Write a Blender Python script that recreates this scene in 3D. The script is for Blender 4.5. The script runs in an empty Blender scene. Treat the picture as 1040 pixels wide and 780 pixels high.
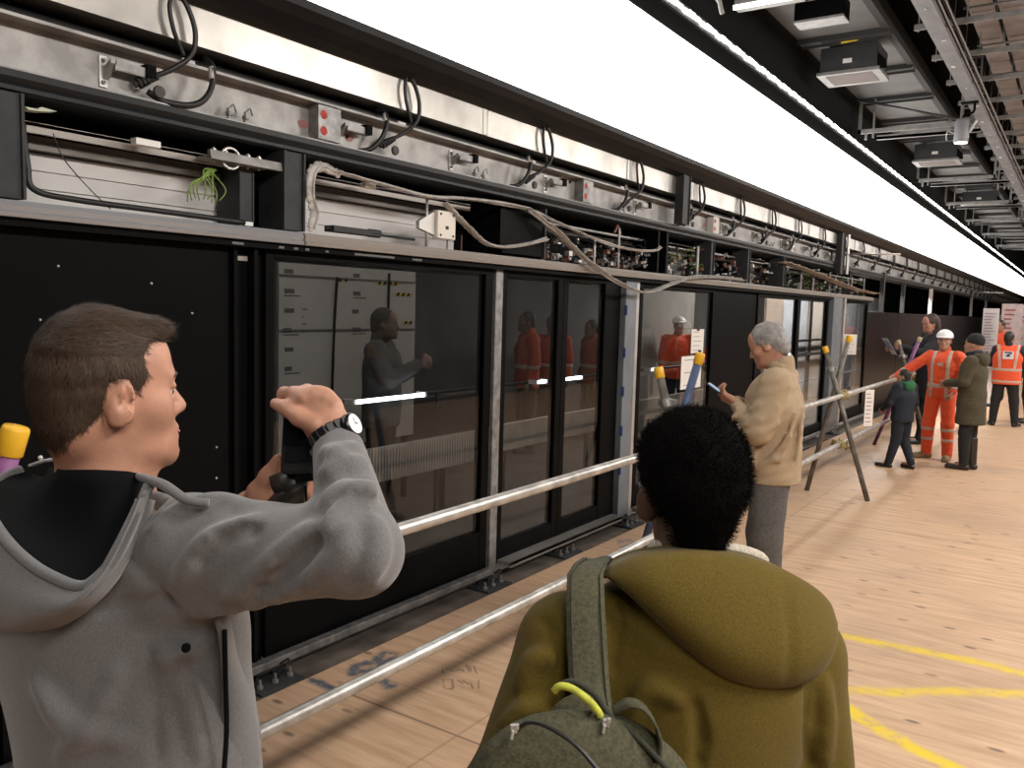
import bpy, bmesh, math, random
import numpy as np
from mathutils import Vector, Matrix
random.seed(7)
SC = bpy.context.scene
COL = SC.collection
R = math.radians

# ---------------------------------------------------------------- camera
CAM_H = 1.8
FPX = 856.0
def _cam_axes(yaw, pitch, roll):
    y, p, r = R(yaw), R(pitch), R(roll)
    f = Vector((-math.sin(y)*math.cos(p), math.cos(y)*math.cos(p), -math.sin(p)))
    right = Vector((math.cos(y), math.sin(y), 0))
    up = right.cross(f)
    Rr = math.cos(r)*right + math.sin(r)*up
    U = math.cos(r)*up - math.sin(r)*right
    return f, Rr, U
CF, CR, CU = _cam_axes(34.05, 5.3, 1.6)
CC = Vector((0, 0, CAM_H))
cam_data = bpy.data.cameras.new('camera')
cam_data.sensor_width = 36.0
cam_data.lens = FPX/1040.0*36.0
cam_data.clip_start = 0.05
cam_data.clip_end = 300
cam = bpy.data.objects.new('camera', cam_data)
COL.objects.link(cam)
m3 = Matrix((CR, CU, -CF)).transposed()
cam.matrix_world = Matrix.Translation(CC) @ m3.to_4x4()
SC.camera = cam

def P(x, y, d):
    """world point seen at photograph pixel x, y and d metres deep"""
    return CC + d*(CF + CR*((x-520)/FPX) - CU*((y-390)/FPX))

# ---------------------------------------------------------------- materials
MATS = {}
def mat(name, col, rough=.6, metal=0.0, noise=0.0, nscale=8.0, bump=0.0, bscale=60.0, spec=.5, emit=None, estr=0.0,
        col2=None, stretch=None, sheen=0.0, detail=4.0, coat=0.0):
    if name in MATS: return MATS[name]
    m = bpy.data.materials.new(name); m.use_nodes = True
    nt = m.node_tree; N = nt.nodes; L = nt.links
    b = N['Principled BSDF']
    b.inputs['Base Color'].default_value = (*col, 1)
    b.inputs['Roughness'].default_value = rough
    b.inputs['Metallic'].default_value = metal
    b.inputs['Specular IOR Level'].default_value = spec
    if sheen: b.inputs['Sheen Weight'].default_value = sheen
    if coat: b.inputs['Coat Weight'].default_value = coat; b.inputs['Coat Roughness'].default_value = .1
    if emit:
        b.inputs['Emission Color'].default_value = (*emit, 1); b.inputs['Emission Strength'].default_value = estr
    if noise or bump or col2:
        tc = N.new('ShaderNodeTexCoord'); mp = N.new('ShaderNodeMapping')
        L.new(tc.outputs['Object'], mp.inputs['Vector'])
        if stretch: mp.inputs['Scale'].default_value = stretch
    if noise or col2:
        nz = N.new('ShaderNodeTexNoise'); nz.inputs['Scale'].default_value = nscale; nz.inputs['Detail'].default_value = detail
        L.new(mp.outputs[0], nz.inputs['Vector'])
        cr = N.new('ShaderNodeValToRGB')
        c2 = col2 if col2 else tuple(max(0, c*(1-noise)) for c in col)
        c1 = col if col2 else tuple(min(1, c*(1+noise)) for c in col)
        cr.color_ramp.elements[0].color = (*c2, 1); cr.color_ramp.elements[0].position = .35
        cr.color_ramp.elements[1].color = (*c1, 1); cr.color_ramp.elements[1].position = .65
        L.new(nz.outputs['Fac'], cr.inputs['Fac']); L.new(cr.outputs['Color'], b.inputs['Base Color'])
    if bump:
        bz = N.new('ShaderNodeTexNoise'); bz.inputs['Scale'].default_value = bscale; bz.inputs['Detail'].default_value = 3
        L.new(mp.outputs[0], bz.inputs['Vector'])
        bp = N.new('ShaderNodeBump'); bp.inputs['Strength'].default_value = bump; bp.inputs['Distance'].default_value = .01
        L.new(bz.outputs['Fac'], bp.inputs['Height']); L.new(bp.outputs['Normal'], b.inputs['Normal'])
    MATS[name] = m
    return m

def emission(name, col, strength):
    if name in MATS: return MATS[name]
    m = bpy.data.materials.new(name); m.use_nodes = True
    nt = m.node_tree; nt.nodes.clear()
    e = nt.nodes.new('ShaderNodeEmission'); o = nt.nodes.new('ShaderNodeOutputMaterial')
    e.inputs['Color'].default_value = (*col, 1); e.inputs['Strength'].default_value = strength
    nt.links.new(e.outputs[0], o.inputs['Surface'])
    MATS[name] = m
    return m

def glass(name, tint=.8, rough=.01, gain=1.0, col=(1, 1, 1)):
    if name in MATS: return MATS[name]
    m = bpy.data.materials.new(name); m.use_nodes = True
    nt = m.node_tree; nt.nodes.clear(); N = nt.nodes; L = nt.links
    o = N.new('ShaderNodeOutputMaterial'); mx = N.new('ShaderNodeMixShader')
    t = N.new('ShaderNodeBsdfTransparent'); g = N.new('ShaderNodeBsdfGlossy'); f = N.new('ShaderNodeFresnel')
    t.inputs['Color'].default_value = (tint*col[0], tint*col[1], tint*col[2], 1); g.inputs['Roughness'].default_value = rough
    g.inputs['Color'].default_value = (gain, gain, gain, 1)
    gm = N.new('ShaderNodeNewGeometry'); mr = N.new('ShaderNodeMapRange'); mr.inputs['To Min'].default_value = 1.5; mr.inputs['To Max'].default_value = 1/1.5
    L.new(gm.outputs['Backfacing'], mr.inputs['Value']); L.new(mr.outputs[0], f.inputs['IOR'])
    L.new(f.outputs[0], mx.inputs[0]); L.new(t.outputs[0], mx.inputs[1]); L.new(g.outputs[0], mx.inputs[2])
    L.new(mx.outputs[0], o.inputs['Surface'])
    MATS[name] = m
    return m

# ---------------------------------------------------------------- mesh builder
class MB:
    def __init__(s): s.v = []; s.f = []
    def add(s, vs, fs):
        o = len(s.v); s.v += [tuple(v) for v in vs]; s.f += [tuple(i+o for i in f) for f in fs]; return s
    def box(s, x0, x1, y0, y1, z0, z1):
        x0, x1 = min(x0, x1), max(x0, x1); y0, y1 = min(y0, y1), max(y0, y1); z0, z1 = min(z0, z1), max(z0, z1)
        vs = [(x, y, z) for x in (x0, x1) for y in (y0, y1) for z in (z0, z1)]
        return s.add(vs, [(0,1,3,2),(4,6,7,5),(0,4,5,1),(2,3,7,6),(0,2,6,4),(1,5,7,3)])
    def obox(s, c, size, M=None):
        c = Vector(c); M = M or Matrix.Identity(3)
        vs = [c + M @ Vector((i*size[0]/2, j*size[1]/2, k*size[2]/2)) for i in (-1,1) for j in (-1,1) for k in (-1,1)]
        return s.add(vs, [(0,1,3,2),(4,6,7,5),(0,4,5,1),(2,3,7,6),(0,2,6,4),(1,5,7,3)])
    def cyl(s, a, b, r, n=12, r2=None):
        return s.tube([a, b], r, n, r2=r2)
    def tube(s, path, r, n=10, r2=None, flat=None, closed=False, up=None):
        """round (or flat, r wide x flat thick) tube along a path; r may be a list"""
        p = [Vector(q) for q in path]; k = len(p)
        rs = r if isinstance(r, (list, tuple)) else ([r + (r2-r)*i/(k-1) for i in range(k)] if r2 is not None else [r]*k)
        tang = []
        for i in range(k):
            a = p[(i-1) % k] if (closed or i > 0) else p[i]; b = p[(i+1) % k] if (closed or i < k-1) else p[i]
            t = (b-a); tang.append(t.normalized() if t.length > 1e-9 else Vector((0,0,1)))
        ref = Vector(up) if up is not None else (Vector((0,0,1)) if abs(tang[0].z) < .9 else Vector((1,0,0)))
        nx = tang[0].cross(ref).normalized()
        rings = []
        for i in range(k):
            if up is not None: nx = tang[i].cross(ref).normalized()
            else: nx = (nx - tang[i]*nx.dot(tang[i])).normalized()
            ny = tang[i].cross(nx)
            fl = rs[i] if flat is None else flat
            rings.append([p[i] + nx*rs[i]*math.cos(2*math.pi*j/n) + ny*fl*math.sin(2*math.pi*j/n) for j in range(n)])
        vs = [v for rg in rings for v in rg]; fs = []
        for i in range(k if closed else k-1):
            i2 = (i+1) % k
            for j in range(n):
                fs.append((i*n+j, i*n+(j+1) % n, i2*n+(j+1) % n, i2*n+j))
        if not closed:
            fs.append(tuple(range(n-1, -1, -1))); fs.append(tuple((k-1)*n+j for j in range(n)))
        return s.add(vs, fs)
    def prism(s, poly, y0, y1, axis='y'):
        """extrude a 2D outline; axis y: poly is (x,z); x: (y,z); z: (x,y)"""
        n = len(poly)
        def mk(q, t): return {'y': (q[0], t, q[1]), 'x': (t, q[0], q[1]), 'z': (q[0], q[1], t)}[axis]
        vs = [mk(q, y0) for q in poly] + [mk(q, y1) for q in poly]
        fs = [tuple(range(n)), tuple(range(2*n-1, n-1, -1))] + [(i, i+n, (i+1) % n+n, (i+1) % n) for i in range(n)]
        return s.add(vs, fs)
    def lathe(s, c, prof, n=16, M=None):
        """prof: (r, h) pairs round local z"""
        c = Vector(c); M = M or Matrix.Identity(3); k = len(prof)
        vs = [c + M @ Vector((r*math.cos(2*math.pi*j/n), r*math.sin(2*math.pi*j/n), h)) for r, h in prof for j in range(n)]
        fs = [(i*n+j, i*n+(j+1) % n, (i+1)*n+(j+1) % n, (i+1)*n+j) for i in range(k-1) for j in range(n)]
        fs += [tuple(range(n-1, -1, -1)), tuple((k-1)*n+j for j in range(n))]
        return s.add(vs, fs)
    def ball(s, c, r, n=12, sc=(1,1,1), M=None):
        k = max(4, n//2)
        prof = [(max(1e-4, r*math.sin(math.pi*i/k)), -r*math.cos(math.pi*i/k)) for i in range(k+1)]
        c = Vector(c); M = M or Matrix.Identity(3)
        vs = [c + M @ Vector((q*math.cos(2*math.pi*j/n)*sc[0], q*math.sin(2*math.pi*j/n)*sc[1], h*sc[2])) for q, h in prof for j in range(n)]
        fs = [(i*n+j, i*n+(j+1) % n, (i+1)*n+(j+1) % n, (i+1)*n+j) for i in range(k) for j in range(n)]
        return s.add(vs, fs)
    def sheet(s, rows, thick=0.0):
        """grid of points; thick gives it a second side along the normal"""
        k, n = len(rows), len(rows[0])
        g = [[Vector(q) for q in row] for row in rows]
        vs = [q for row in g for q in row]
        fs = [(i*n+j, i*n+j+1, (i+1)*n+j+1, (i+1)*n+j) for i in range(k-1) for j in range(n-1)]
        if thick:
            nor = [[None]*n for _ in range(k)]
            for i in range(k):
                for j in range(n):
                    a = g[min(i+1, k-1)][j]-g[max(i-1, 0)][j]; b = g[i][min(j+1, n-1)]-g[i][max(j-1, 0)]
                    c = a.cross(b); nor[i][j] = c.normalized() if c.length > 1e-12 else Vector((0,0,1))
            o = len(vs); vs = vs + [g[i][j]+nor[i][j]*thick for i in range(k) for j in range(n)]
            fs += [tuple(q+o for q in reversed(f)) for f in list(fs)]
            rim = [(0, j) for j in range(n)] + [(i, n-1) for i in range(1, k)] + [(k-1, j) for j in range(n-2, -1, -1)] + [(i, 0) for i in range(k-2, 0, -1)]
            idx = [i*n+j for i, j in rim]
            for q in range(len(idx)):
                a, b = idx[q], idx[(q+1) % len(idx)]; fs.append((b, a, a+o, b+o))
        return s.add(vs, fs)
    def build(s, name, m, parent=None, smooth=False, bevel=0.0, base=None, fix=True):
        return mesh_obj(name, s.v, s.f, m, parent, smooth, bevel, base, fix)

def world_of(o):
    t = Vector((0, 0, 0))
    while o is not None: t = t + Vector(o.location); o = o.parent
    return t

def mesh_obj(name, vs, fs, m, parent=None, smooth=False, bevel=0.0, base=None, fix=True):
    va = np.asarray(vs, dtype=np.float64).reshape(-1, 3)
    if parent is not None: off = np.array(world_of(parent))
    else:
        lo, hi = va.min(0), va.max(0)
        off = np.array(base) if base is not None else np.array(((lo[0]+hi[0])/2, (lo[1]+hi[1])/2, lo[2]))
    me = bpy.data.meshes.new(name)
    if isinstance(fs, np.ndarray): fs = fs.tolist()
    me.from_pydata((va-off).tolist(), [], fs); me.update()
    if fix:
        bm = bmesh.new(); bm.from_mesh(me); bmesh.ops.recalc_face_normals(bm, faces=bm.faces); bm.to_mesh(me); bm.free()
    if smooth:
        me.polygons.foreach_set('use_smooth', [True]*len(me.polygons))
    if isinstance(m, (list, tuple)):
        for q in m: me.materials.append(q)
    elif m is not None: me.materials.append(m)
    o = bpy.data.objects.new(name, me); COL.objects.link(o)
    if parent is not None: o.parent = parent
    else: o.location = off
    if bevel:
        bv = o.modifiers.new('bevel', 'BEVEL'); bv.width = bevel; bv.segments = 2; bv.limit_method = 'ANGLE'; bv.angle_limit = R(40)
    return o

def smooth_by_angle(o, ang=40):
    me = o.data
    me.polygons.foreach_set('use_smooth', [True]*len(me.polygons))
    try: me.set_sharp_from_angle(angle=R(ang))
    except Exception: pass
    return o

def tag(o, label=None, cat=None, group=None, kind=None):
    if label: o['label'] = label
    if cat: o['category'] = cat
    if group: o['group'] = group
    if kind: o['kind'] = kind
    return o
def thing(name, label, cat, loc, group=None):
    o = bpy.data.objects.new(name, None); COL.objects.link(o); o.location = loc
    o.empty_display_size = .1
    return tag(o, label, cat, group)
def struct(o): o['kind'] = 'structure'; return o
def dup(o, loc, label=None, group=None):
    r = o.copy(); COL.objects.link(r); r.location = loc
    if label: r['label'] = label
    if group: r['group'] = group
    for ch in list(o.children):
        c = ch.copy(); COL.objects.link(c); c.parent = r
        for g in list(ch.children):
            d = g.copy(); COL.objects.link(d); d.parent = c
    return r
ORD = ['first','second','third','fourth','fifth','sixth','seventh','eighth','ninth','tenth','eleventh','twelfth','thirteenth','fourteenth',
       'fifteenth','sixteenth','seventeenth','eighteenth','nineteenth','twentieth','twenty-first','twenty-second','twenty-third','twenty-fourth']

def bez(pts, n=24):
    """smooth path through points (Catmull-Rom)"""
    p = [Vector(q) for q in pts]; out = []
    k = len(p)
    per = max(2, n//(k-1))
    for i in range(k-1):
        p0 = p[max(i-1, 0)]; p1 = p[i]; p2 = p[i+1]; p3 = p[min(i+2, k-1)]
        for j in range(per):
            t = j/per
            out.append(.5*((2*p1) + (p2-p0)*t + (2*p0-5*p1+4*p2-p3)*t*t + (3*p1-p0-3*p2+p3)*t**3))
    out.append(p[-1])
    return out

def text_mesh(name, txt, size, m, parent, origin, xdir, ydir, depth=.001):
    """letters lying in the plane spanned by xdir, ydir"""
    cu = bpy.data.curves.new(name, 'FONT'); cu.body = txt; cu.size = size; cu.extrude = depth; cu.align_x = 'CENTER'; cu.align_y = 'CENTER'
    cu.resolution_u = 3
    tmp = bpy.data.objects.new(name+'_tmp', cu); COL.objects.link(tmp)
    dg = bpy.context.evaluated_depsgraph_get(); me = bpy.data.meshes.new_from_object(tmp.evaluated_get(dg))
    bpy.data.objects.remove(tmp); bpy.data.curves.remove(cu)
    X = Vector(xdir).normalized(); Y = Vector(ydir).normalized(); Z = X.cross(Y)
    M = Matrix((X, Y, Z)).transposed()
    vs = [Vector(origin) + M @ v.co for v in me.vertices]; fs = [tuple(q.vertices) for q in me.polygons]
    bpy.data.meshes.remove(me)
    return mesh_obj(name, vs, fs, m, parent, fix=False)
# ---------------------------------------------------------------- soft solid modelling (signed distances -> one skin)
def V3(q): return np.array(q, dtype=np.float32)
class Solid:
    def __init__(s, lo, hi, h):
        s.lo = np.array(lo, dtype=np.float32); s.h = h
        n = [max(4, int(math.ceil((hi[i]-lo[i])/h))+1) for i in range(3)]
        s.ax = [(s.lo[i] + h*np.arange(n[i])).astype(np.float32) for i in range(3)]
        s.d = np.full(n, .3, dtype=np.float32)
    def copy(s):
        q = Solid.__new__(Solid); q.lo = s.lo; q.h = s.h; q.ax = s.ax; q.d = s.d.copy(); return q
    def _reg(s, lo, hi):
        sl = []
        for i in range(3):
            a = int(max(0, math.floor((lo[i]-s.lo[i])/s.h))); b = int(min(s.d.shape[i], math.ceil((hi[i]-s.lo[i])/s.h)+1))
            if b <= a: return None
            sl.append(slice(a, b))
        return tuple(sl)
    def _xyz(s, sl):
        return s.ax[0][sl[0]][:, None, None], s.ax[1][sl[1]][None, :, None], s.ax[2][sl[2]][None, None, :]
    def _mix(s, sl, b, k, mode):
        a = s.d[sl]
        if mode == 'add':
            if k <= 0: s.d[sl] = np.minimum(a, b); return s
            t = np.clip(.5+.5*(a-b)/k, 0, 1); s.d[sl] = a+(b-a)*t-k*t*(1-t)
        elif mode == 'sub':
            b = -b
            if k <= 0: s.d[sl] = np.maximum(a, b); return s
            t = np.clip(.5-.5*(a-b)/k, 0, 1); s.d[sl] = a+(b-a)*t+k*t*(1-t)
        return s
    def cone(s, a, b, ra, rb, k=.02, sq=None, mode='add'):
        a, b = V3(a), V3(b); m = max(ra, rb)*(1.6 if sq else 1)+k+3*s.h
        sl = s._reg(np.minimum(a, b)-m, np.maximum(a, b)+m)
        if sl is None: return s
        X, Y, Z = s._xyz(sl); ab = b-a; L2 = float(ab@ab)+1e-12
        px, py, pz = X-a[0], Y-a[1], Z-a[2]
        t = np.clip((px*ab[0]+py*ab[1]+pz*ab[2])/L2, 0, 1)
        qx, qy, qz = px-t*ab[0], py-t*ab[1], pz-t*ab[2]
        if sq:
            n, fac = V3(sq[0]), sq[1]; n = n/np.linalg.norm(n); e = (1/fac-1)*(qx*n[0]+qy*n[1]+qz*n[2])
            qx, qy, qz = qx+e*n[0], qy+e*n[1], qz+e*n[2]
        return s._mix(sl, np.sqrt(qx*qx+qy*qy+qz*qz)-(ra+(rb-ra)*t), k, mode)
    def chain(s, pts, rs, k=.02, sq=None, mode='add'):
        for i in range(len(pts)-1): s.cone(pts[i], pts[i+1], rs[i], rs[i+1], k, sq, mode)
        return s
    def ell(s, c, r, k=.02, M=None, mode='add'):
        c = V3(c); r = V3(r); m = float(max(r))+k+3*s.h; sl = s._reg(c-m, c+m)
        if sl is None: return s
        X, Y, Z = s._xyz(sl); x, y, z = X-c[0], Y-c[1], Z-c[2]
        if M is not None:
            Q = np.array(M, dtype=np.float32)     # columns = local axes
            x, y, z = (x*Q[0,0]+y*Q[1,0]+z*Q[2,0], x*Q[0,1]+y*Q[1,1]+z*Q[2,1], x*Q[0,2]+y*Q[1,2]+z*Q[2,2])
        k0 = np.sqrt((x/r[0])**2+(y/r[1])**2+(z/r[2])**2); k1 = np.sqrt((x/r[0]**2)**2+(y/r[1]**2)**2+(z/r[2]**2)**2)+1e-9
        return s._mix(sl, k0*(k0-1)/k1, k, mode)
    def rbox(s, c, half, r, k=.01, M=None, mode='add'):
        c = V3(c); hf = V3(half); m = float(np.linalg.norm(hf))+k+3*s.h; sl = s._reg(c-m, c+m)
        if sl is None: return s
        X, Y, Z = s._xyz(sl); x, y, z = X-c[0], Y-c[1], Z-c[2]
        if M is not None:
            Q = np.array(M, dtype=np.float32)
            x, y, z = (x*Q[0,0]+y*Q[1,0]+z*Q[2,0], x*Q[0,1]+y*Q[1,1]+z*Q[2,1], x*Q[0,2]+y*Q[1,2]+z*Q[2,2])
        qx, qy, qz = np.abs(x)-(hf[0]-r), np.abs(y)-(hf[1]-r), np.abs(z)-(hf[2]-r)
        d = np.sqrt(np.maximum(qx, 0)**2+np.maximum(qy, 0)**2+np.maximum(qz, 0)**2)+np.minimum(np.maximum(qx, np.maximum(qy, qz)), 0)-r
        return s._mix(sl, d, k, mode)
    def cut(s, p, n, k=0.0):
        """remove everything on the side n points to"""
        X, Y, Z = s._xyz((slice(None),)*3); n = V3(n); n = n/np.linalg.norm(n); p = V3(p)
        b = (X-p[0])*n[0]+(Y-p[1])*n[1]+(Z-p[2])*n[2]
        if k <= 0: s.d = np.maximum(s.d, b)
        else:
            t = np.clip(.5-.5*(s.d-b)/k, 0, 1); s.d = s.d+(b-s.d)*t+k*t*(1-t)
        return s
    def push(s, fn, lim=.05):
        X, Y, Z = s._xyz((slice(None),)*3); m = np.abs(s.d) < lim
        dd = np.broadcast_to(fn(X, Y, Z), s.d.shape); s.d = np.where(m, s.d+dd, s.d).astype(np.float32); return s
    def hit(s, x, y, d0=.7, d1=2.2):
        """depth at which the sight line through photograph pixel x, y enters the solid"""
        ds = np.arange(d0, d1, .003); o = np.array(CC); r = np.array(P(x, y, 1.0))-o
        q = ((o+ds[:, None]*r-s.lo)/s.h).round().astype(int); n = np.array(s.d.shape); ok = ((q >= 0) & (q < n)).all(1)
        v = np.full(len(ds), 1.); v[ok] = s.d[q[ok, 0], q[ok, 1], q[ok, 2]]; k = np.argmax(v < 0)
        return float(ds[k]) if v[k] < 0 else None
    def fold(s, pts, r, k=.014, out=0.0, mode='add', d0=.7):
        """a crease or ridge drawn on the surface along pixels"""
        path = []
        for q in bez([Vector((a, b, 0)) for a, b in pts], 14):
            d = s.hit(q.x, q.y, d0)
            if d is not None: path.append(np.array(P(q.x, q.y, d-out)))
        m = len(path)
        if m < 3: return s
        rs = [r*(.35+.65*math.sin(math.pi*i/(m-1))) for i in range(m)]
        return s.chain(path, rs, k, mode=mode)
    def mesh(s, relax=1):
        return nets(s.d, s.lo, s.h, relax)

def nets(d, lo, h, relax=1):
    d = np.pad(d, 1, constant_values=.3); lo = np.array(lo)-h
    ins = d < 0
    n = d.shape
    c = ins[:-1, :-1, :-1].astype(np.uint8)
    tot = np.zeros_like(c)
    for a in (0, 1):
        for b in (0, 1):
            for e in (0, 1):
                tot += ins[a:n[0]-1+a, b:n[1]-1+b, e:n[2]-1+e]
    act = (tot > 0) & (tot < 8)
    idx = -np.ones(act.shape, dtype=np.int64)
    ijk = np.argwhere(act); idx[act] = np.arange(len(ijk))
    I, J, K = ijk.T
    val = {}
    for a in (0, 1):
        for b in (0, 1):
            for e in (0, 1): val[(a, b, e)] = d[I+a, J+b, K+e].astype(np.float64)
    acc = np.zeros((len(ijk), 3)); cnt = np.zeros(len(ijk))
    cor = list(val.keys())
    for p in cor:
        for ax in range(3):
            if p[ax] == 0:
                q = tuple(1 if t == ax else p[t] for t in range(3))
                va, vb = val[p], val[q]; m = (va < 0) != (vb < 0)
                t = np.where(m, va/np.where(np.abs(va-vb) < 1e-12, 1, va-vb), 0)
                pos = np.tile(np.array(p, dtype=np.float64), (len(ijk), 1)); pos[:, ax] += t
                acc += pos*m[:, None]; cnt += m
    v = lo + h*(ijk + acc/np.maximum(cnt, 1)[:, None])
    fs = []
    for ax in range(3):
        o = [0, 0, 0]; o[ax] = 1
        A = ins[:n[0]-o[0], :n[1]-o[1], :n[2]-o[2]]; B = ins[o[0]:, o[1]:, o[2]:]
        e = np.argwhere(A != B)
        u, w = (ax+1) % 3, (ax+2) % 3
        e = e[(e[:, u] > 0) & (e[:, w] > 0) & (e[:, u] < n[u]-1) & (e[:, w] < n[w]-1)]
        fl = A[e[:, 0], e[:, 1], e[:, 2]]
        def cell(du, dw):
            q = e.copy(); q[:, u] -= du; q[:, w] -= dw; return idx[q[:, 0], q[:, 1], q[:, 2]]
        q = np.stack([cell(1, 1), cell(0, 1), cell(0, 0), cell(1, 0)], 1)
        q[~fl] = q[~fl][:, ::-1]
        fs.append(q)
    f = np.concatenate(fs)
    f = f[(f >= 0).all(1)]
    for _ in range(relax):
        s1 = np.zeros_like(v); c1 = np.zeros(len(v))
        for a, b in ((0, 1), (1, 2), (2, 3), (3, 0)):
            np.add.at(s1, f[:, a], v[f[:, b]]); np.add.at(c1, f[:, a], 1); np.add.at(s1, f[:, b], v[f[:, a]]); np.add.at(c1, f[:, b], 1)
        v = .5*v + .5*s1/np.maximum(c1, 1)[:, None]
    return v, f

def waves(seed, freq, n=6):
    rs = np.random.RandomState(seed); D = rs.normal(size=(n, 3)); D /= np.linalg.norm(D, axis=1)[:, None]; fr = freq*(0.6+.9*rs.rand(n)); ph = rs.rand(n)*6.28
    def fn(X, Y, Z):
        t = 0
        for i in range(n): t = t+np.sin(fr[i]*(X*D[i, 0]+Y*D[i, 1]+Z*D[i, 2])+ph[i])
        return t/n
    return fn

def put(name, solid, m, parent, xf=None, relax=1):
    v, f = solid.mesh(relax)
    if xf is not None:
        M, t = xf; v = v @ np.array(M).T + np.array(t)
    if len(v) == 0: return None
    return mesh_obj(name, v, f, m, parent, smooth=True, fix=False)

def strands(v, f, count, length, width, seed, comb, keep=None, lift=.35, jitter=.5, curl=0.0, segs=3):
    """short hair blades rooted on a skin; comb(p, n) gives the lie of the hair"""
    rs = np.random.RandomState(seed); mb = MB()
    tri = f[:, :3]; nr = np.cross(v[tri[:, 1]]-v[tri[:, 0]], v[tri[:, 2]]-v[tri[:, 0]]); ln = np.linalg.norm(nr, axis=1); nr = nr/np.maximum(ln, 1e-12)[:, None]
    pick = rs.choice(len(f), size=count, p=ln/ln.sum())
    for q in pick:
        w = rs.dirichlet((1, 1, 1)); p = (v[tri[q]]*w[:, None]).sum(0); n = nr[q]
        if keep is not None and not keep(p): continue
        d = np.array(comb(p, n))+rs.normal(size=3)*jitter; d = d-n*(d@n); d = d/(np.linalg.norm(d)+1e-9)
        sd = np.cross(d, n); L = length*(.6+.7*rs.rand()); pts = []
        for k in range(segs+1):
            t = k/segs; c = p + d*L*t*(1-.3*curl*t) + n*(L*lift*(t-.6*t*t*(1 if curl == 0 else 0))) + sd*curl*L*.5*math.sin(3*t)
            pts.append((c, width*(1-.85*t)))
        o = len(mb.v)
        for c, wd in pts: mb.v.append(tuple(c-sd*wd)); mb.v.append(tuple(c+sd*wd))
        for k in range(segs): mb.f.append((o+2*k, o+2*k+1, o+2*k+3, o+2*k+2))
    return mb
# ---------------------------------------------------------------- colours
BLACK = mat('black_paint', (.0032, .0032, .0034), .5, noise=.3, nscale=3, spec=.05)
MATTE = mat('matte_black', (.004, .004, .0043), .85, spec=.1)
GLOSSB = mat('black_panel_gloss', (.0058, .0058, .0062), .45, noise=.15, nscale=1.5, spec=.03)
DARKG = mat('dark_grey_steel', (.030, .031, .033), .55, noise=.2, nscale=12, spec=.3)
GALV = mat('galvanised_steel', (.29, .28, .268), .5, .55, noise=.22, nscale=9, bump=.05, bscale=40, detail=8)
GALV2 = mat('dull_galvanised', (.27, .265, .26), .5, .6, noise=.3, nscale=14)
ALU = mat('aluminium', (.55, .53, .5), .42, .7, noise=.15, nscale=6, stretch=(1, .15, 1))
DUCT = mat('foil_duct', (.41, .39, .36), .34, .85, noise=.2, nscale=3.5, bump=.12, bscale=5, detail=6)
BEIGEM = mat('beige_anodised', (.33, .305, .28), .5, .35, noise=.05, nscale=4, stretch=(1, .2, 1))
BLUEG = mat('blue_grey_paint', (.17, .19, .215), .5, .2, noise=.12, nscale=5)
OFFW = mat('off_white_sheet', (.58, .555, .535), .55, noise=.07, nscale=3)
WHITEP = mat('white_paper', (.75, .72, .68), .8)
WHITEB = mat('white_plastic', (.75, .73, .7), .45)
RUBBER = mat('black_rubber', (.012, .012, .012), .5)
REDP = mat('red_spray_paint', (.42, .04, .035), .7, noise=.3, nscale=30)
GREENW = mat('green_wire', (.18, .27, .05), .5)
COPPER = mat('brown_component', (.16, .07, .04), .5)
YEL = mat('yellow_cap', (.75, .42, .02), .45)
YELT = mat('yellow_label', (.8, .6, .03), .5)
PURP = mat('purple_paint', (.17, .05, .16), .5, noise=.2, nscale=20)
BLUEP = mat('blue_paint', (.045, .075, .16), .5, noise=.2, nscale=20)
TUBE = mat('scaffold_tube', (.5, .48, .45), .42, .65, noise=.28, nscale=11, bump=.05, bscale=30, detail=8)
TUBED = mat('weathered_tube', (.16, .145, .125), .6, .4, noise=.3, nscale=14)
CLAMP = mat('coupler_brass', (.35, .27, .12), .5, .5, noise=.3, nscale=40)
FILM = mat('cloudy_plastic_film', (.60, .57, .54), .3, noise=.25, nscale=25, bump=.8, bscale=45)
FILM.node_tree.nodes['Principled BSDF'].inputs['Alpha'].default_value = .62
BROWNF = mat('dusty_film', (.34, .27, .22), .5, noise=.25, nscale=18, bump=.4, bscale=30)
CEILP = mat('ceiling_deck_grey', (.10, .098, .096), .6, noise=.18, nscale=2.2)
CEILD = mat('ceiling_dark', (.006, .006, .006), .85, spec=.1)
DECKP = mat('pinkish_deck', (.24, .21, .205), .6, noise=.25, nscale=3.0)
UNI = mat('unistrut_steel', (.23, .225, .22), .5, .45, noise=.15, nscale=10)
GLASS = glass('screen_glass', .66, gain=.5)
LEDM = emission('led_white', (1, .97, .92), 7.0)
PANELM = emission('lit_white_panel', (1, .965, .915), 2.6)
TUBEM = emission('fluorescent_white', (.85, .92, 1), 9.0)
TUBEC = emission('ceiling_tube_glow', (1, .98, .95), 2.5)

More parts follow.
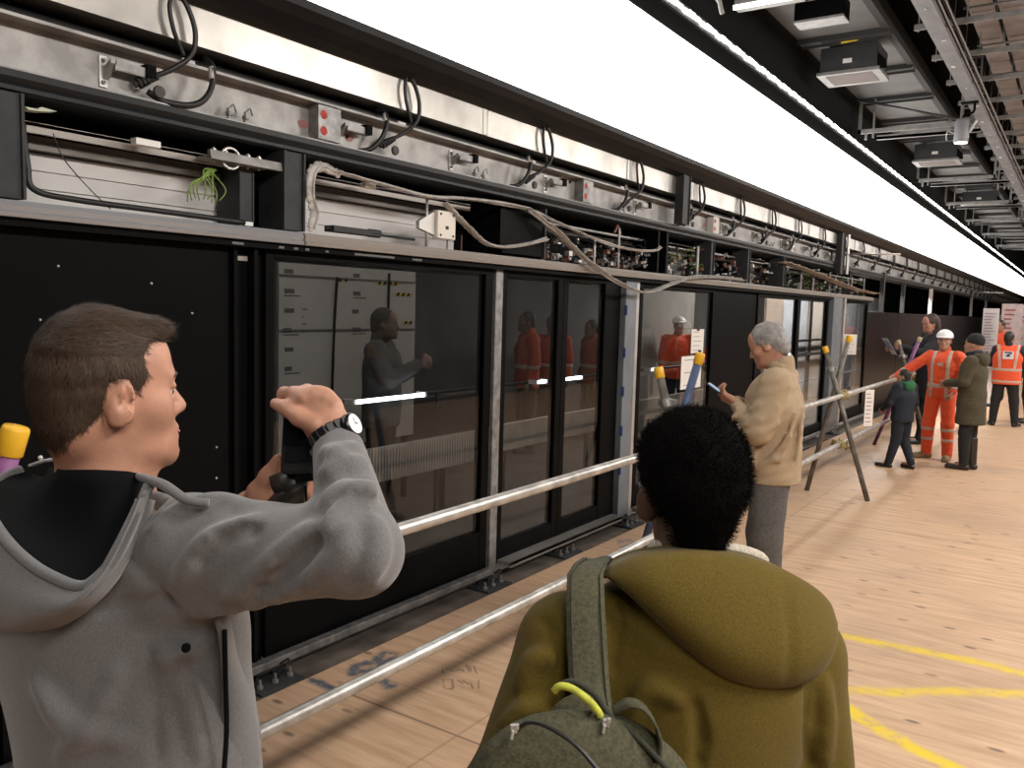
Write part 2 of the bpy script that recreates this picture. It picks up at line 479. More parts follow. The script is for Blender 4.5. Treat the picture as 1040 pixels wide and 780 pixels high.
# ---------------------------------------------------------------- plywood floor (one material, sprayed marks inside it)
def pz(x, y, z=0.0):
    d = CF + CR*((x-520)/FPX) - CU*((y-390)/FPX); t = (z-CAM_H)/d.z
    q = CC + t*d; return (q.x, q.y)
def floor_material():
    m = bpy.data.materials.new('plywood'); m.use_nodes = True
    nt = m.node_tree; N = nt.nodes; L = nt.links; b = N['Principled BSDF']
    tc = N.new('ShaderNodeTexCoord'); OB = tc.outputs['Object']
    def vm(op, a, c=None):
        n = N.new('ShaderNodeVectorMath'); n.operation = op
        for i, q in ((0, a), (1, c)):
            if q is None: continue
            if isinstance(q, tuple): n.inputs[i].default_value = q
            else: L.new(q, n.inputs[i])
        return n
    def mt(op, a, c=None, clamp=False):
        n = N.new('ShaderNodeMath'); n.operation = op; n.use_clamp = clamp
        for i, q in ((0, a), (1, c)):
            if q is None: continue
            if isinstance(q, (int, float)): n.inputs[i].default_value = q
            else: L.new(q, n.inputs[i])
        return n.outputs[0]
    def noise(scale, sc, detail=5, rough=.5):
        mp = N.new('ShaderNodeMapping'); mp.inputs['Scale'].default_value = sc; L.new(OB, mp.inputs[0])
        n = N.new('ShaderNodeTexNoise'); n.inputs['Scale'].default_value = scale; n.inputs['Detail'].default_value = detail; n.inputs['Roughness'].default_value = rough
        L.new(mp.outputs[0], n.inputs['Vector']); return n.outputs['Fac']
    def ramp(f, p0, p1, c0, c1):
        r = N.new('ShaderNodeValToRGB'); e = r.color_ramp.elements
        e[0].position, e[1].position = p0, p1; e[0].color = (*c0, 1); e[1].color = (*c1, 1); L.new(f, r.inputs[0]); return r.outputs[0]
    def step(f, lo, hi):
        n = N.new('ShaderNodeMapRange'); n.interpolation_type = 'SMOOTHSTEP'; n.inputs['From Min'].default_value = lo; n.inputs['From Max'].default_value = hi
        L.new(f, n.inputs['Value']); return n.outputs[0]
    def mixc(fac, a, c):
        n = N.new('ShaderNodeMix'); n.data_type = 'RGBA'
        L.new(fac, n.inputs[0])
        for i, q in ((6, a), (7, c)):
            if isinstance(q, tuple): n.inputs[i].default_value = (*q, 1)
            else: L.new(q, n.inputs[i])
        return n.outputs[2]
    sep = N.new('ShaderNodeSeparateXYZ'); L.new(OB, sep.inputs[0]); X, Y = sep.outputs[0], sep.outputs[1]
    col = ramp(noise(2.2, (1.1, 9, 1), 6, .6), .3, .72, (.43, .268, .160), (.64, .43, .280))
    col = mixc(mt('MULTIPLY', step(noise(.8, (1, 1, 1), 4), .45, .72), .45), col, (.32, .215, .15))
    col = mixc(mt('MULTIPLY', step(noise(5, (.5, 5, 1), 6, .7), .58, .75), .35), col, (.70, .50, .34))
    # sheet joints
    yj = mt('ABSOLUTE', mt('SUBTRACT', mt('FLOORED_MODULO', mt('SUBTRACT', Y, 7.575-2.44), 4.88), 2.44))
    xj = mt('ABSOLUTE', mt('SUBTRACT', mt('FLOORED_MODULO', mt('SUBTRACT', X, -2.05-1.22), 2.44), 1.22))
    jl = mt('MAXIMUM', step(yj, .010, .004), mt('MULTIPLY', step(xj, .007, .003), .55))
    col = mixc(mt('MULTIPLY', jl, .7), col, (.11, .075, .05))
    # scuffs and fixings: short dark ticks
    mp = N.new('ShaderNodeMapping'); mp.inputs['Scale'].default_value = (2.2, 5.0, 1); L.new(OB, mp.inputs[0])
    vo = N.new('ShaderNodeTexVoronoi'); vo.voronoi_dimensions = '2D'; vo.inputs['Scale'].default_value = 1.0; L.new(mp.outputs[0], vo.inputs['Vector'])
    tick = mt('MULTIPLY', step(vo.outputs['Distance'], .10, .04), step(noise(.9, (1, 1, 1), 2), .45, .55))
    col = mixc(mt('MULTIPLY', tick, .75), col, (.09, .065, .05))
    wob = mt('MULTIPLY', mt('SUBTRACT', noise(9, (1, 1, 1), 5), .5), .06)
    def paint(col, segs, w, soft, c, amt):
        dist = None
        for a, q in segs:
            ab = (q[0]-a[0], q[1]-a[1], 0); l2 = ab[0]**2+ab[1]**2
            pa = vm('SUBTRACT', OB, (a[0], a[1], 0)).outputs[0]
            pa = vm('MULTIPLY', pa, (1, 1, 0)).outputs[0]
            t = mt('DIVIDE', vm('DOT_PRODUCT', pa, ab).outputs['Value'], l2, clamp=True)
            sc = N.new('ShaderNodeVectorMath'); sc.operation = 'SCALE'; sc.inputs[0].default_value = ab; L.new(t, sc.inputs['Scale'])
            ln = vm('LENGTH', vm('SUBTRACT', pa, sc.outputs[0]).outputs[0]).outputs['Value']
            dist = ln if dist is None else mt('MINIMUM', dist, ln)
        dist = mt('ADD', dist, mt('MULTIPLY', wob, min(1.0, w/.012)))
        f = mt('MULTIPLY', step(dist, w+soft, w-soft*.3), amt)
        f = mt('MULTIPLY', f, step(noise(14, (1, 1, 1), 5, .7), .25, .55))
        return mixc(f, col, c)
    px = lambda *q: [(pz(*q[i]), pz(*q[i+1])) for i in range(len(q)-1)]
    col = paint(col, px((800, 634), (856, 646), (920, 658), (1000, 674), (1060, 690)), .024, .05, (.70, .50, .03), .9)
    col = paint(col, px((780, 697), (900, 703), (960, 702), (1060, 706)), .022, .05, (.70, .50, .03), .85)
    col = paint(col, px((820, 700), (856, 717), (900, 744), (990, 792)), .028, .04, (.72, .52, .02), .95)
    blue = px((318, 691), (339, 700)) + px((358, 684), (361, 677), (372, 673), (381, 675), (384, 668), (391, 663), (401, 664), (398, 670), (386, 675), (372, 681), (360, 683)) + px((388, 691), (394, 698), (399, 696))
    col = paint(col, blue, .015, .03, (.045, .08, .125), .92)
    st = []
    for q in (((449, 679), (450, 683)), ((453, 679), (457, 680)), ((457, 680), (460, 682)), ((463, 681), (467, 680)), ((469, 680), (471, 682)), ((474, 676), (477, 683)), ((477, 677), (479, 682)), ((481, 677), (484, 684)), ((450, 690), (451, 699)), ((454, 690), (459, 690)), ((459, 690), (460, 699)), ((465, 691), (470, 694)), ((470, 691), (476, 695)), ((478, 693), (480, 699)), ((486, 691), (486, 699)), ((451, 699), (459, 700))): st += px(*q)
    col = paint(col, st, .0035, .004, (.12, .09, .065), .75)
    col = paint(col, px((628, 552), (640, 548)) + px((632, 556), (648, 549)), .01, .02, (.10, .17, .28), .8)
    L.new(col, b.inputs['Base Color']); b.inputs['Roughness'].default_value = .5; b.inputs['Specular IOR Level'].default_value = .35
    bp = N.new('ShaderNodeBump'); bp.inputs['Strength'].default_value = .15; bp.inputs['Distance'].default_value = .004
    L.new(noise(12, (1, 6, 1), 4), bp.inputs['Height']); L.new(bp.outputs[0], b.inputs['Normal'])
    return m
Y0, Y1 = -3.0, 62.0
fl = struct(MB().box(-2.95, 3.4, Y0, Y1, -.04, 0).build('floor', floor_material(), base=(0, 0, 0)))
KERB = mat('stained_concrete', (.085, .068, .055), .8, noise=.45, nscale=6, detail=8)
struct(MB().box(-3.62, -2.951, Y0, Y1, -.16, -.02).build('trim_1', KERB))
TUN = mat('tunnel_dark', (.05, .05, .052), .8, noise=.4, nscale=1.2, detail=8)
struct(MB().box(-7.2, -3.63, Y0, Y1, -.2, -.05).build('floor_tunnel', mat('tunnel_floor', (.07, .06, .05), .8, noise=.3, nscale=3)))
struct(MB().box(-7.4, -7.2, Y0, Y1, -.2, 6).build('wall_left', TUN))
struct(MB().box(-7.2, -3.64, Y0, Y1, 3.3, 3.42).build('ceiling_tunnel', TUN))
struct(MB().box(3.4, 3.6, Y0, Y1, -.04, 5.9).build('wall_right', mat('site_hoarding', (.13, .125, .12), .7, noise=.3, nscale=1.0, detail=6)))
struct(MB().box(-7.4, 3.6, Y0-.2, Y0, -.2, 5.9).build('wall_back', MATTE))
struct(MB().box(-7.4, 3.6, Y1, Y1+.2, -.2, 5.9).build('wall_front', MATTE))
struct(MB().box(-3.64, 3.6, Y0, Y1, 5.75, 5.9).build('ceiling', CEILD))
# wall over the screens: black lining that carries the lit panels
w = MB(); w.box(-3.62, -3.06, Y0, Y1, 4.13, 5.75); w.box(-3.62, -3.12, Y0, Y1, 3.15, 4.13)
struct(w.build('wall_upper', CEILD))

# ---------------------------------------------------------------- lit white panels and led line
pitch = 1.405
ys = [5.848-pitch*6 + i*pitch for i in range(47)]
proto = None
for i, y in enumerate(ys):
    if y > Y1-1.5: break
    b = MB(); b.box(-3.10, -3.045, y+.004, y+pitch-.004, 3.145, 4.125)
    if proto is None:
        proto = b.build('lit_panel', PANELM, bevel=.004); o = proto
    else:
        o = proto.copy(); COL.objects.link(o); o.location = (proto.location.x, y+pitch/2, proto.location.z)
    tag(o, 'glowing white wall panel in the lit band above the platform screens', 'light panel', 'glowing white panels')
t = thing('led_line', 'thin bright strip light running along the black wall above the white panels', 'light strip', (-3.03, 25, 4.35))
MB().box(-3.06, -3.03, Y0, Y1, 4.30, 4.40).build('housing', DARKG, t)
b = MB()
k = 0
yy = 3.0
while yy < Y1:
    st = .13 if yy < 25 else 1.0
    b.box(-3.03, -3.018, yy+(.012 if yy < 25 else 0), yy+st, 4.335+.006*((k*7) % 3-1), 4.372+.006*((k*5) % 3-1)); yy += st; k += 1
b.build('lamp', LEDM, t)

# ---------------------------------------------------------------- long horizontal members over the screens
def longbox(name, label, cat, prof, m, y0, y1, smooth=False):
    b = MB().prism(prof, y0, y1); o = b.build(name, m, smooth=False); tag(o, label, cat); return o
prof = [(-3.5, 3.0), (-3.13, 3.0), (-3.07, 3.02), (-3.02, 3.06), (-2.99, 3.10), (-2.985, 3.135), (-3.01, 3.142), (-3.5, 3.142)]
longbox('soffit_beam', 'black rounded soffit beam under the glowing white panels', 'beam', prof, mat('soffit_black', (.008, .008, .009), .42, noise=.2, nscale=6, spec=.15), Y0+.05, Y1-.05)
# foil faced duct casing in lengths
cuts = [-1.5, 1.3, 4.31, 6.28] + [6.28+1.35*i for i in range(1, 38)]
for i in range(len(cuts)-1):
    if cuts[i+1] > 58: break
    b = MB().box(-3.34, -3.15+.002*(i % 2), cuts[i]+.004, cuts[i+1]-.004, 2.842, 2.999)
    b.box(-3.152, -3.145, cuts[i+1]-.05, cuts[i+1]-.012, 2.845, 2.996)
    o = b.build('duct_casing', DUCT)
    if i < 12: tag(o, '%s length from the left of shiny silver casing under the black soffit beam' % ORD[i], 'duct', 'silver casing lengths')
    else: tag(o, 'short far length of shiny silver casing near the distant end of the soffit', 'duct', 'silver casing lengths')
t = thing('pipe_run', 'black pipe in the dark gap between silver casing and grey steel beam', 'pipe', (-3.27, 20, 2.76))
MB().tube([(-3.26, Y0+.1, 2.795), (-3.26, 58, 2.795)], .022, 10).build('pipe', RUBBER, t, smooth=True)
b = MB()
b.box(-3.44, -3.3, Y0+.1, 58, 2.765, 2.838); b.build('backing', MATTE, t)
b = MB()
for i in range(24):
    y = 2.13+1.35*i+.1
    b.box(-3.245, -3.225, y, y+.06, 2.775, 2.80)
b.build('pipe_tag', WHITEB, t)

beam = thing('steel_beam', 'long grey galvanised channel beam with brackets above the black rail', 'beam', (-3.2, 20, 2.57))
b = MB(); b.box(-3.26, -3.23, Y0+.1, 58, 2.572, 2.765); b.box(-3.23, -3.15, Y0+.1, 58, 2.752, 2.764); b.box(-3.23, -3.16, Y0+.1, 58, 2.572, 2.58)
b.build('web', GALV, beam)
def bracket(y, flip=1):
    q = MB(); q.box(-3.23, -3.222, y-.016, y+.016, 2.60, 2.72); q.build('bracket_plate', ALU, beam, bevel=.002)
    q = MB(); q.prism([(-3.222, 2.63), (-3.222, 2.672), (-3.165, 2.70), (-3.165, 2.685)], y-.004, y+.02)
    q.box(-3.2, -3.165, y+.015, y+.15*flip+.015, 2.668, 2.70); q.box(-3.2, -3.168, y+.015, y+.15*flip+.015, 2.664, 2.668); q.build('bracket_arm', GALV2, beam)
    q = MB(); q.box(-3.2, -3.155, y+.14*flip, y+.185*flip, 2.665, 2.715); q.build('bracket_block', MATTE, beam, bevel=.003)
    q = MB()
    for z in (2.62, 2.702): q.cyl((-3.222, y, z), (-3.212, y, z), .009, 8); q.cyl((-3.212, y, z), (-3.206, y, z), .005, 8)
    q.build('bolt', GALV2, beam)
for y in (1.88, 3.12, 4.05, 5.12, 6.55, 7.5, 8.6, 9.6, 10.7, 11.7, 12.8): bracket(y)
for y, red in ((2.93, 1), (5.55, 1), (8.2, 2), (10.9, 2)):
    MB().box(-3.228, -3.158, y, y+.15, 2.585, 2.75).build('joint_plate', GALV2 if red == 1 else OFFW, beam, bevel=.002)
    q = MB()
    for z in (2.628, 2.705):
        n = 14
        q.prism([((y+.035)+.022*math.cos(6.283*i/n)*(1+.15*math.sin(3*i)), z+.022*math.sin(6.283*i/n)) for i in range(n)], -3.158, -3.1565, 'x')
    q.build('paint_spot', REDP, beam)
    q = MB(); rr = random.Random(int(y*10))
    for i in range(9):
        a = y-.12+.4*rr.random(); z = 2.6+.13*rr.random(); s_ = .012+.018*rr.random()
        if y-.02 < a < y+.16: continue
        q.prism([(a+s_*1.5*math.cos(j*.7)*(.7+.5*rr.random()), z+s_*.8*math.sin(j*.7)) for j in range(9)], -3.2298, -3.2285, 'x')
    q.build('paint_smear', mat('red_overspray', (.30, .14, .12), .7), beam)
for y in (2.47, 4.28, 6.23, 8.3, 10.2):
    q = MB()
    for dy in (-.035, .055):
        q.cyl((-3.19, y+dy, 2.565), (-3.19, y+dy, 2.632), .008, 8); q.cyl((-3.19, y+dy, 2.6), (-3.19, y+dy, 2.615), .016, 6); q.box(-3.21, -3.165, y+dy-.022, y+dy+.022, 2.578, 2.588)
        q.tube(bez([(-3.19, y+dy, 2.63), (-3.185, y+dy+.02, 2.65), (-3.18, y+dy+.03, 2.62)], 8), .004, 6)
    q.build('clip_bolt', GALV2, beam)

prof = [(-3.40, 2.49), (-3.16, 2.49), (-3.145, 2.50), (-3.145, 2.515), (-3.155, 2.53), (-3.145, 2.545), (-3.145, 2.57), (-3.40, 2.57)]
longbox('channel_rail', 'black ribbed rail running under the grey steel beam', 'rail', prof, mat('rail_black', (.0085, .009, .0105), .45, noise=.15, nscale=4, spec=.3), Y0+.1, 58)

# cable loops
def cable_loop(y, i, big=False):
    lab = ('%s black cable loop from the left, arching down over the silver casing' % ORD[i].capitalize()).lower() if i < 14 else 'small far black cable loop at the distant end of the beam'
    t = thing('cable_loop', lab, 'cable', (-3.15, y, 2.62), 'black cable loops')
    p = [(-3.12, y-.02, 3.03), (-3.115, y+.03, 2.97), (-3.11, y+.06, 2.88), (-3.12, y+.05, 2.79), (-3.15, y-.02, 2.72), (-3.19, y-.10, 2.67)]
    MB().tube(bez(p, 30), .011, 8).build('cable', RUBBER, t, smooth=True)
    p = [(-3.125, y-.03, 3.02), (-3.12, y-.05, 2.95), (-3.12, y-.03, 2.86), (-3.13, y+.02, 2.78)]
    MB().tube(bez(p, 20), .009, 8).build('cable', RUBBER, t, smooth=True)
    c = Vector((-3.185, y-.12, 2.655)); d = Vector((.3, .8, .5)).normalized()
    q = MB()
    for k in range(5): q.cyl(c+d*(.018*k-.03), c+d*(.018*k-.03+.011), .024-.002*k, 10)
    q.cyl(c-d*.045, c+d*.05, .014, 10); q.build('gland', RUBBER, t)
    q = MB(); q.lathe(c+Vector((.02, .05, -.035)), [(.024, -.008), (.026, 0), (.024, .008), (.015, .009)], 14, Matrix(((0, 0, 1), (0, 1, 0), (1, 0, 0)))); q.build('end_cap', mat('dusty_rubber', (.06, .055, .05), .7), t)
    y2 = y-.18
    p = [(-3.2, y-.1, 2.62), (-3.17, y-.04, 2.588), (-3.14, y+.06, 2.592), (-3.13, y+.12, 2.63), (-3.135, y+.16, 2.70), (-3.15, y+.17, 2.78), (-3.2, y+.17, 2.815)]
    if i > 0: p = [(-3.21, y-.30, 2.585), (-3.17, y-.25, 2.60), (-3.145, y-.2, 2.66), (-3.14, y-.165, 2.74), (-3.16, y-.16, 2.80), (-3.22, y-.16, 2.82)]
    MB().tube(bez(p, 24), .013, 8).build('hose', RUBBER, t, smooth=True)
    a = Vector(p[-2]); a2 = Vector(p[-3])
    MB().cyl(a+(a2-a)*.1, a+(a2-a)*.75, .0145, 10).build('hose_sleeve', OFFW, t, smooth=True)
lp = [2.15, 3.56, 4.96, 6.40, 7.75, 8.9, 10.0, 11.1, 12.3, 13.5, 14.8, 16.1, 17.5, 18.9] + [20.3+1.4*i for i in range(14)]
for i, y in enumerate(lp): cable_loop(y, i)

# ---------------------------------------------------------------- posts in the door-gear zone
def post(y0, y1, z0, z1, label, m, x0=-3.30, x1=-3.13, name='upright_post', lips=True):
    b = MB(); b.box(x0, x1, y0, y1, z0, z1)
    if lips:
        b.box(x1, x1+.012, y0, y0+.012, z0, z1); b.box(x1, x1+.012, y1-.012, y1, z0, z1)
    return tag(b.build(name, m, bevel=.002), label, 'post')
post(1.16, 1.53, 2.125, 2.488, 'wide dark grey upright at the far left between the black rail and the ledge', DARKG, x0=-3.35)
post(2.685, 2.815, 2.125, 2.488, 'dark grey perforated upright left of the film-wrapped hose', DARKG)
post(7.20, 7.37, 2.58, 3.06, 'tall dark steel upright crossing beam and silver casing right of the red plate', DARKG, x0=-3.15, x1=-3.08)
post(13.15, 13.36, 2.42, 3.06, 'tall dark steel upright at the end of the thin silver rod', DARKG, x0=-3.15, x1=-3.08)
b = MB().box(-3.08, -3.06, 13.5, 13.62, 2.42, 3.02); tag(b.build('strip_post', ALU), 'bright metal strip standing beside the second tall dark upright', 'post')
for k, y in enumerate((8.07, 9.17, 10.5)):
    post(y, y+.10, 2.125, 2.488, ['dark slim upright left of the dusty plastic strip', 'second dark slim upright, nearer the dusty plastic strip', 'dark rounded upright at the start of the dusty plastic strip'][k], DARKG)
MB_ = MB().box(-3.36, -3.13, 6.84, 6.87, 2.125, 2.48).box(-3.36, -3.13, 7.02, 7.06, 2.125, 2.49).box(-3.36, -3.33, 6.87, 7.02, 2.125, 2.48)
tag(MB_.build('end_plate', BLACK), 'black folded end plate standing above the wide blue-grey door post', 'plate')
struct(MB().box(-3.62, -3.5, Y0+.1, 15.8, 2.0, 3.0).build('wall_gear', MATTE))

# ---------------------------------------------------------------- door gear bays
def gear_back(t, y0, y1, m=OFFW, z0=2.13, z1=2.335, x=-3.40):
    b = MB(); n = 3; hh = (z1-z0)/n
    for i in range(n): b.box(x, x+.012, y0, y1, z0+i*hh+.002, z0+(i+1)*hh-.002)
    b.box(x-.01, x, y0, y1, z0, z1); b.build('back_sheet', m, t)
    b = MB(); b.box(x-.03, x+.06, y0, y1, z1+.004, z1+.03); b.box(x-.03, x+.03, y0, y1, z1+.03, z1+.06); b.build('guide_rail', mat('warm_grey_metal', (.16, .145, .13), .5, .4, noise=.15, nscale=5, stretch=(1, .2, 1)), t)
    b = MB(); b.box(x+.02, x+.14, y0, y1, z1+.075, z1+.088); b.box(x+.125, x+.14, y0, y1, z1+.05, z1+.09); b.build('top_rail', BEIGEM, t)
t = thing('door_gear', 'opened door gear bay at the far left with pale back sheet and green wires', 'door mechanism', (-3.3, 2.0, 2.125))
gear_back(t, 1.55, 2.52)
b = MB(); b.box(-3.24, -3.17, 2.36, 2.74, 2.405, 2.425); b.box(-3.24, -3.15, 2.30, 2.62, 2.39, 2.405); b.prism([(-3.16, 2.39), (-3.13, 2.39), (-3.14, 2.43), (-3.16, 2.43)], 2.3, 2.72); b.build('support_bracket', GALV, t, bevel=.002)
b = MB()
for y in (2.34, 2.40, 2.46, 2.52, 2.58): b.cyl((-3.17, y, 2.38), (-3.17, y, 2.445), .006, 6); b.cyl((-3.17, y, 2.43), (-3.17, y, 2.44), .012, 6)
b.tube([(-3.16, 2.42+.05*math.cos(a*.5), 2.41+.045*math.sin(a*.5)) for a in range(13)], .006, 6); b.build('bolts', ALU, t)
b = MB(); b.box(-3.36, -3.2, 2.50, 2.57, 2.13, 2.40); b.box(-3.2, -3.195, 2.568, 2.575, 2.15, 2.40); b.build('hanger_plate', DARKG, t)
MB().box(-3.2, -3.17, 2.50, 2.55, 2.128, 2.145).build('end_stop', WHITEB, t)
MB().box(-3.21, -3.17, 1.98, 2.09, 2.398, 2.425).build('white_block', WHITEB, t, bevel=.003)
MB().tube(bez([(-3.2, 1.56, 2.4), (-3.18, 1.565, 2.25), (-3.17, 1.58, 2.17), (-3.16, 1.72, 2.15), (-3.16, 2.1, 2.145), (-3.17, 2.5, 2.14)], 30), .012, 8).build('cable', RUBBER, t, smooth=True)
MB().tube(bez([(-3.2, 1.67, 2.385), (-3.19, 1.70, 2.30), (-3.18, 1.78, 2.21), (-3.17, 1.87, 2.13)], 16), .0025, 6).build('thin_wire', RUBBER, t, smooth=True)
rr = random.Random(3)
for k in range(9):
    y = 2.27+.02*k
    p = [(-3.22, 2.38+.015*rr.random(), 2.36), (-3.2, 2.31+.05*rr.random(), 2.33+.02*rr.random()), (-3.19, y-.06+.05*rr.random(), 2.25+.03*rr.random()), (-3.2, 2.23+.02*k, 2.20+.025*rr.random())]
    MB().tube(bez(p, 15), .003, 5).build('green_wire', GREENW, t, smooth=True)
b = MB().prism([(1.545, 2.452), (1.59, 2.452), (1.605, 2.462), (1.66, 2.457), (1.61, 2.447), (1.56, 2.443)], -3.2, -3.15, 'x'); b.build('folded_tab', mat('pale_green_metal', (.45, .5, .38), .5), t)

t = thing('door_gear', 'opened door gear bay with a white junction box and film-wrapped hose', 'door mechanism', (-3.3, 3.5, 2.125))
gear_back(t, 2.85, 4.3)
MB().box(-3.2, -3.16, 3.26, 3.34, 2.395, 2.42).build('white_block', WHITEB, t, bevel=.003)
b = MB(); b.box(-3.24, -3.17, 3.05, 3.4, 2.15, 2.18); b.tube([(-3.2, 3.02, 2.165), (-3.2, 3.7, 2.16)], .008, 8); b.cyl((-3.19, 3.32, 2.165), (-3.19, 3.40, 2.165), .022, 10); b.build('screw_drive', DARKG, t)
b = MB(); b.box(-3.155, -3.11, 3.80, 3.965, 2.175, 2.335); b.build('junction_box', mat('cream_enamel', (.72, .68, .6), .5), t, bevel=.006)
b = MB()
for y in (3.825, 3.94):
    for z in (2.195, 2.315): b.cyl((-3.112, y, z), (-3.106, y, z), .007, 8)
b.box(-3.112, -3.107, 3.87, 3.895, 2.23, 2.25); b.build('screw', DARKG, t)
MB().prism([(3.66, 2.22), (3.80, 2.19), (3.80, 2.33), (3.74, 2.30), (3.66, 2.26)], -3.155, -3.13, 'x').build('box_bracket', ALU, t)
MB().cyl((-3.14, 3.735, 2.125), (-3.14, 3.735, 2.41), .0075, 8).build('rod', ALU, t, smooth=True)

def clutter(t, y0, y1, seed, n=60, zmax=2.4):
    rr = random.Random(seed)
    for nm, m, cnt in (('metal_piece', ALU, n//3), ('brown_component', COPPER, n//4), ('dark_component', DARKG, n//2), ('white_component', WHITEB, n//8)):
        b = MB()
        for i in range(cnt):
            y = y0+(y1-y0)*rr.random(); z = 2.135+(zmax-2.14)*rr.random()**1.6; s1 = .012+.035*rr.random(); s2 = .008+.03*rr.random(); x = -3.38+.2*rr.random()
            if rr.random() < .35: b.cyl((x, y, z), (x+s1, y+.01, z+.01), s2*.6, 8)
            else: b.box(x, x+s1, y, y+s1*1.2, z, z+s2)
        o_ = b.build(nm, m, t); o_['kind'] = 'stuff'
    b = MB()
    for i in range(n//5):
        y = y0+(y1-y0)*rr.random(); z = 2.16+.2*rr.random()
        b.tube(bez([(-3.3, y, z), (-3.2, y+.06*rr.random(), z+.06*rr.random()), (-3.22, y+.14, z-.05*rr.random()), (-3.3, y+.2, z)], 15), .003, 5)
    b.build('loose_wire', RUBBER if seed % 2 else GREENW, t, smooth=True)
    b = MB(); b.box(-3.4, -3.36, y0, y1, 2.36, 2.385); b.box(-3.3, -3.26, y0, y1, 2.395, 2.41); b.build('carrier_rail', GALV2, t)
t = thing('door_gear', 'crowded door gear bay with a big black drive box and bare circuit parts', 'door mechanism', (-3.3, 5.4, 2.125))
b = MB(); b.box(-3.42, -3.15, 4.50, 5.0, 2.14, 2.44); b.box(-3.15, -3.145, 4.47, 4.52, 2.16, 2.42); b.build('drive_box', BLACK, t, bevel=.004)
b = MB(); b.box(-3.3, -3.14, 5.0, 5.02, 2.13, 2.47); b.build('drive_bracket', DARKG, t)
clutter(t, 5.03, 6.8, 11, 130, 2.3)
b = MB()
for y, z1 in ((5.72, 2.33), (6.12, 2.44)): b.cyl((-3.14, y, 2.125), (-3.14, y, z1), .009, 8)
b.build('rod', OFFW, t, smooth=True)
MB().tube([(-3.15, 6.05, 2.40), (-3.15, 6.1, 2.46), (-3.15, 6.16, 2.40)], .012, 8).build('rod_knuckle', COPPER, t)
for y in (4.0, 4.14): MB().cyl((-3.2, y, 2.125), (-3.2, y, 2.22), .004, 6).build('pin', COPPER, t)
t = thing('door_gear', 'door gear bay with crumpled film right of the black folded end plate', 'door mechanism', (-3.3, 7.6, 2.125))
gear_back(t, 7.1, 8.0, GALV2); clutter(t, 7.12, 8.0, 4, 50, 2.42)
MB().cyl((-3.14, 7.78, 2.125), (-3.14, 7.78, 2.42), .012, 8).build('rod', OFFW, t, smooth=True)
t = thing('door_gear', 'narrow door gear bay between the slim dark uprights', 'door mechanism', (-3.3, 9.4, 2.125))
gear_back(t, 9.35, 10.2, GALV2); clutter(t, 8.2, 10.4, 5, 60, 2.42)
t = thing('door_gear', 'dark door gear bay behind the sloping dusty plastic strip', 'door mechanism', (-3.3, 13, 2.125))
clutter(t, 10.7, 15.6, 6, 120, 2.46)
b = MB()
for y in (11.4, 12.0, 12.9, 14.3, 15.2): b.cyl((-3.15, y, 2.125), (-3.15, y, 2.42), .012, 6)
b.build('rod', GALV2, t)

# clear film trailing over the gear
def film(name, label, pts, w, m, seed, flat=.006):
    rr = random.Random(seed); p = bez(pts, 60); rs = [w*(.75+.5*rr.random()) for _ in p]
    b = MB(); b.tube(p, [q*1.9 for q in rs], 10, flat=flat)
    q = bez([Vector(a)+Vector((.006, .02*rr.random(), .012*(rr.random()-.5))) for a in pts], 50)
    b.tube(q, [w*.5*(.6+.8*rr.random()) for _ in q], 8, flat=flat*1.6)
    q = bez([Vector(a)+Vector((.004, .03*(rr.random()-.5), .03*(rr.random()-.5))) for a in pts], 40)
    b.tube(q, [w*.3*(.5+.9*rr.random()) for _ in q], 7, flat=flat)
    return tag(b.build(name, m, smooth=True), label, 'plastic film')
film('wrapped_hose', 'cloudy film-wrapped hose bent at the left of the junction box bay', [(-3.13, 2.86, 2.145), (-3.12, 2.87, 2.22), (-3.11, 2.835, 2.30), (-3.11, 2.84, 2.40), (-3.12, 2.91, 2.445), (-3.14, 3.05, 2.43)], .013, FILM, 1, .011)
film('plastic_film', 'long cloudy plastic film trailing rightwards above the white junction box', [(-3.13, 3.02, 2.44), (-3.12, 3.35, 2.415), (-3.11, 3.7, 2.395), (-3.11, 4.0, 2.42), (-3.11, 4.4, 2.44), (-3.11, 4.72, 2.445)], .017, FILM, 2)
film('plastic_film', 'cloudy plastic film sagging in a v below the black drive box', [(-3.11, 3.86, 2.38), (-3.10, 4.05, 2.27), (-3.09, 4.28, 2.17), (-3.09, 4.55, 2.19), (-3.10, 4.95, 2.26)], .016, FILM, 3)
film('plastic_film', 'long cloudy plastic film drooping across the ledge to the wide door post', [(-3.10, 4.72, 2.44), (-3.07, 5.0, 2.33), (-3.05, 5.35, 2.18), (-3.04, 5.7, 2.06), (-3.03, 6.1, 1.97), (-3.03, 6.45, 1.945), (-3.04, 6.9, 2.02), (-3.06, 7.4, 2.10), (-3.09, 8.2, 2.14), (-3.11, 9.0, 2.145)], .022, FILM, 4)
film('plastic_film', 'cloudy plastic film hanging in a shallow arc above the bare circuit parts', [(-3.11, 4.8, 2.43), (-3.10, 5.3, 2.36), (-3.09, 5.8, 2.30), (-3.09, 6.3, 2.285), (-3.10, 6.7, 2.31), (-3.12, 6.85, 2.34)], .014, FILM, 5)
film('plastic_strip', 'dusty brown plastic strip sloping down to the right end of the ledge', [(-3.10, 10.45, 2.42), (-3.10, 11.5, 2.37), (-3.09, 12.8, 2.29), (-3.09, 14.2, 2.22), (-3.08, 15.7, 2.19)], .045, BROWNF, 6, .01)

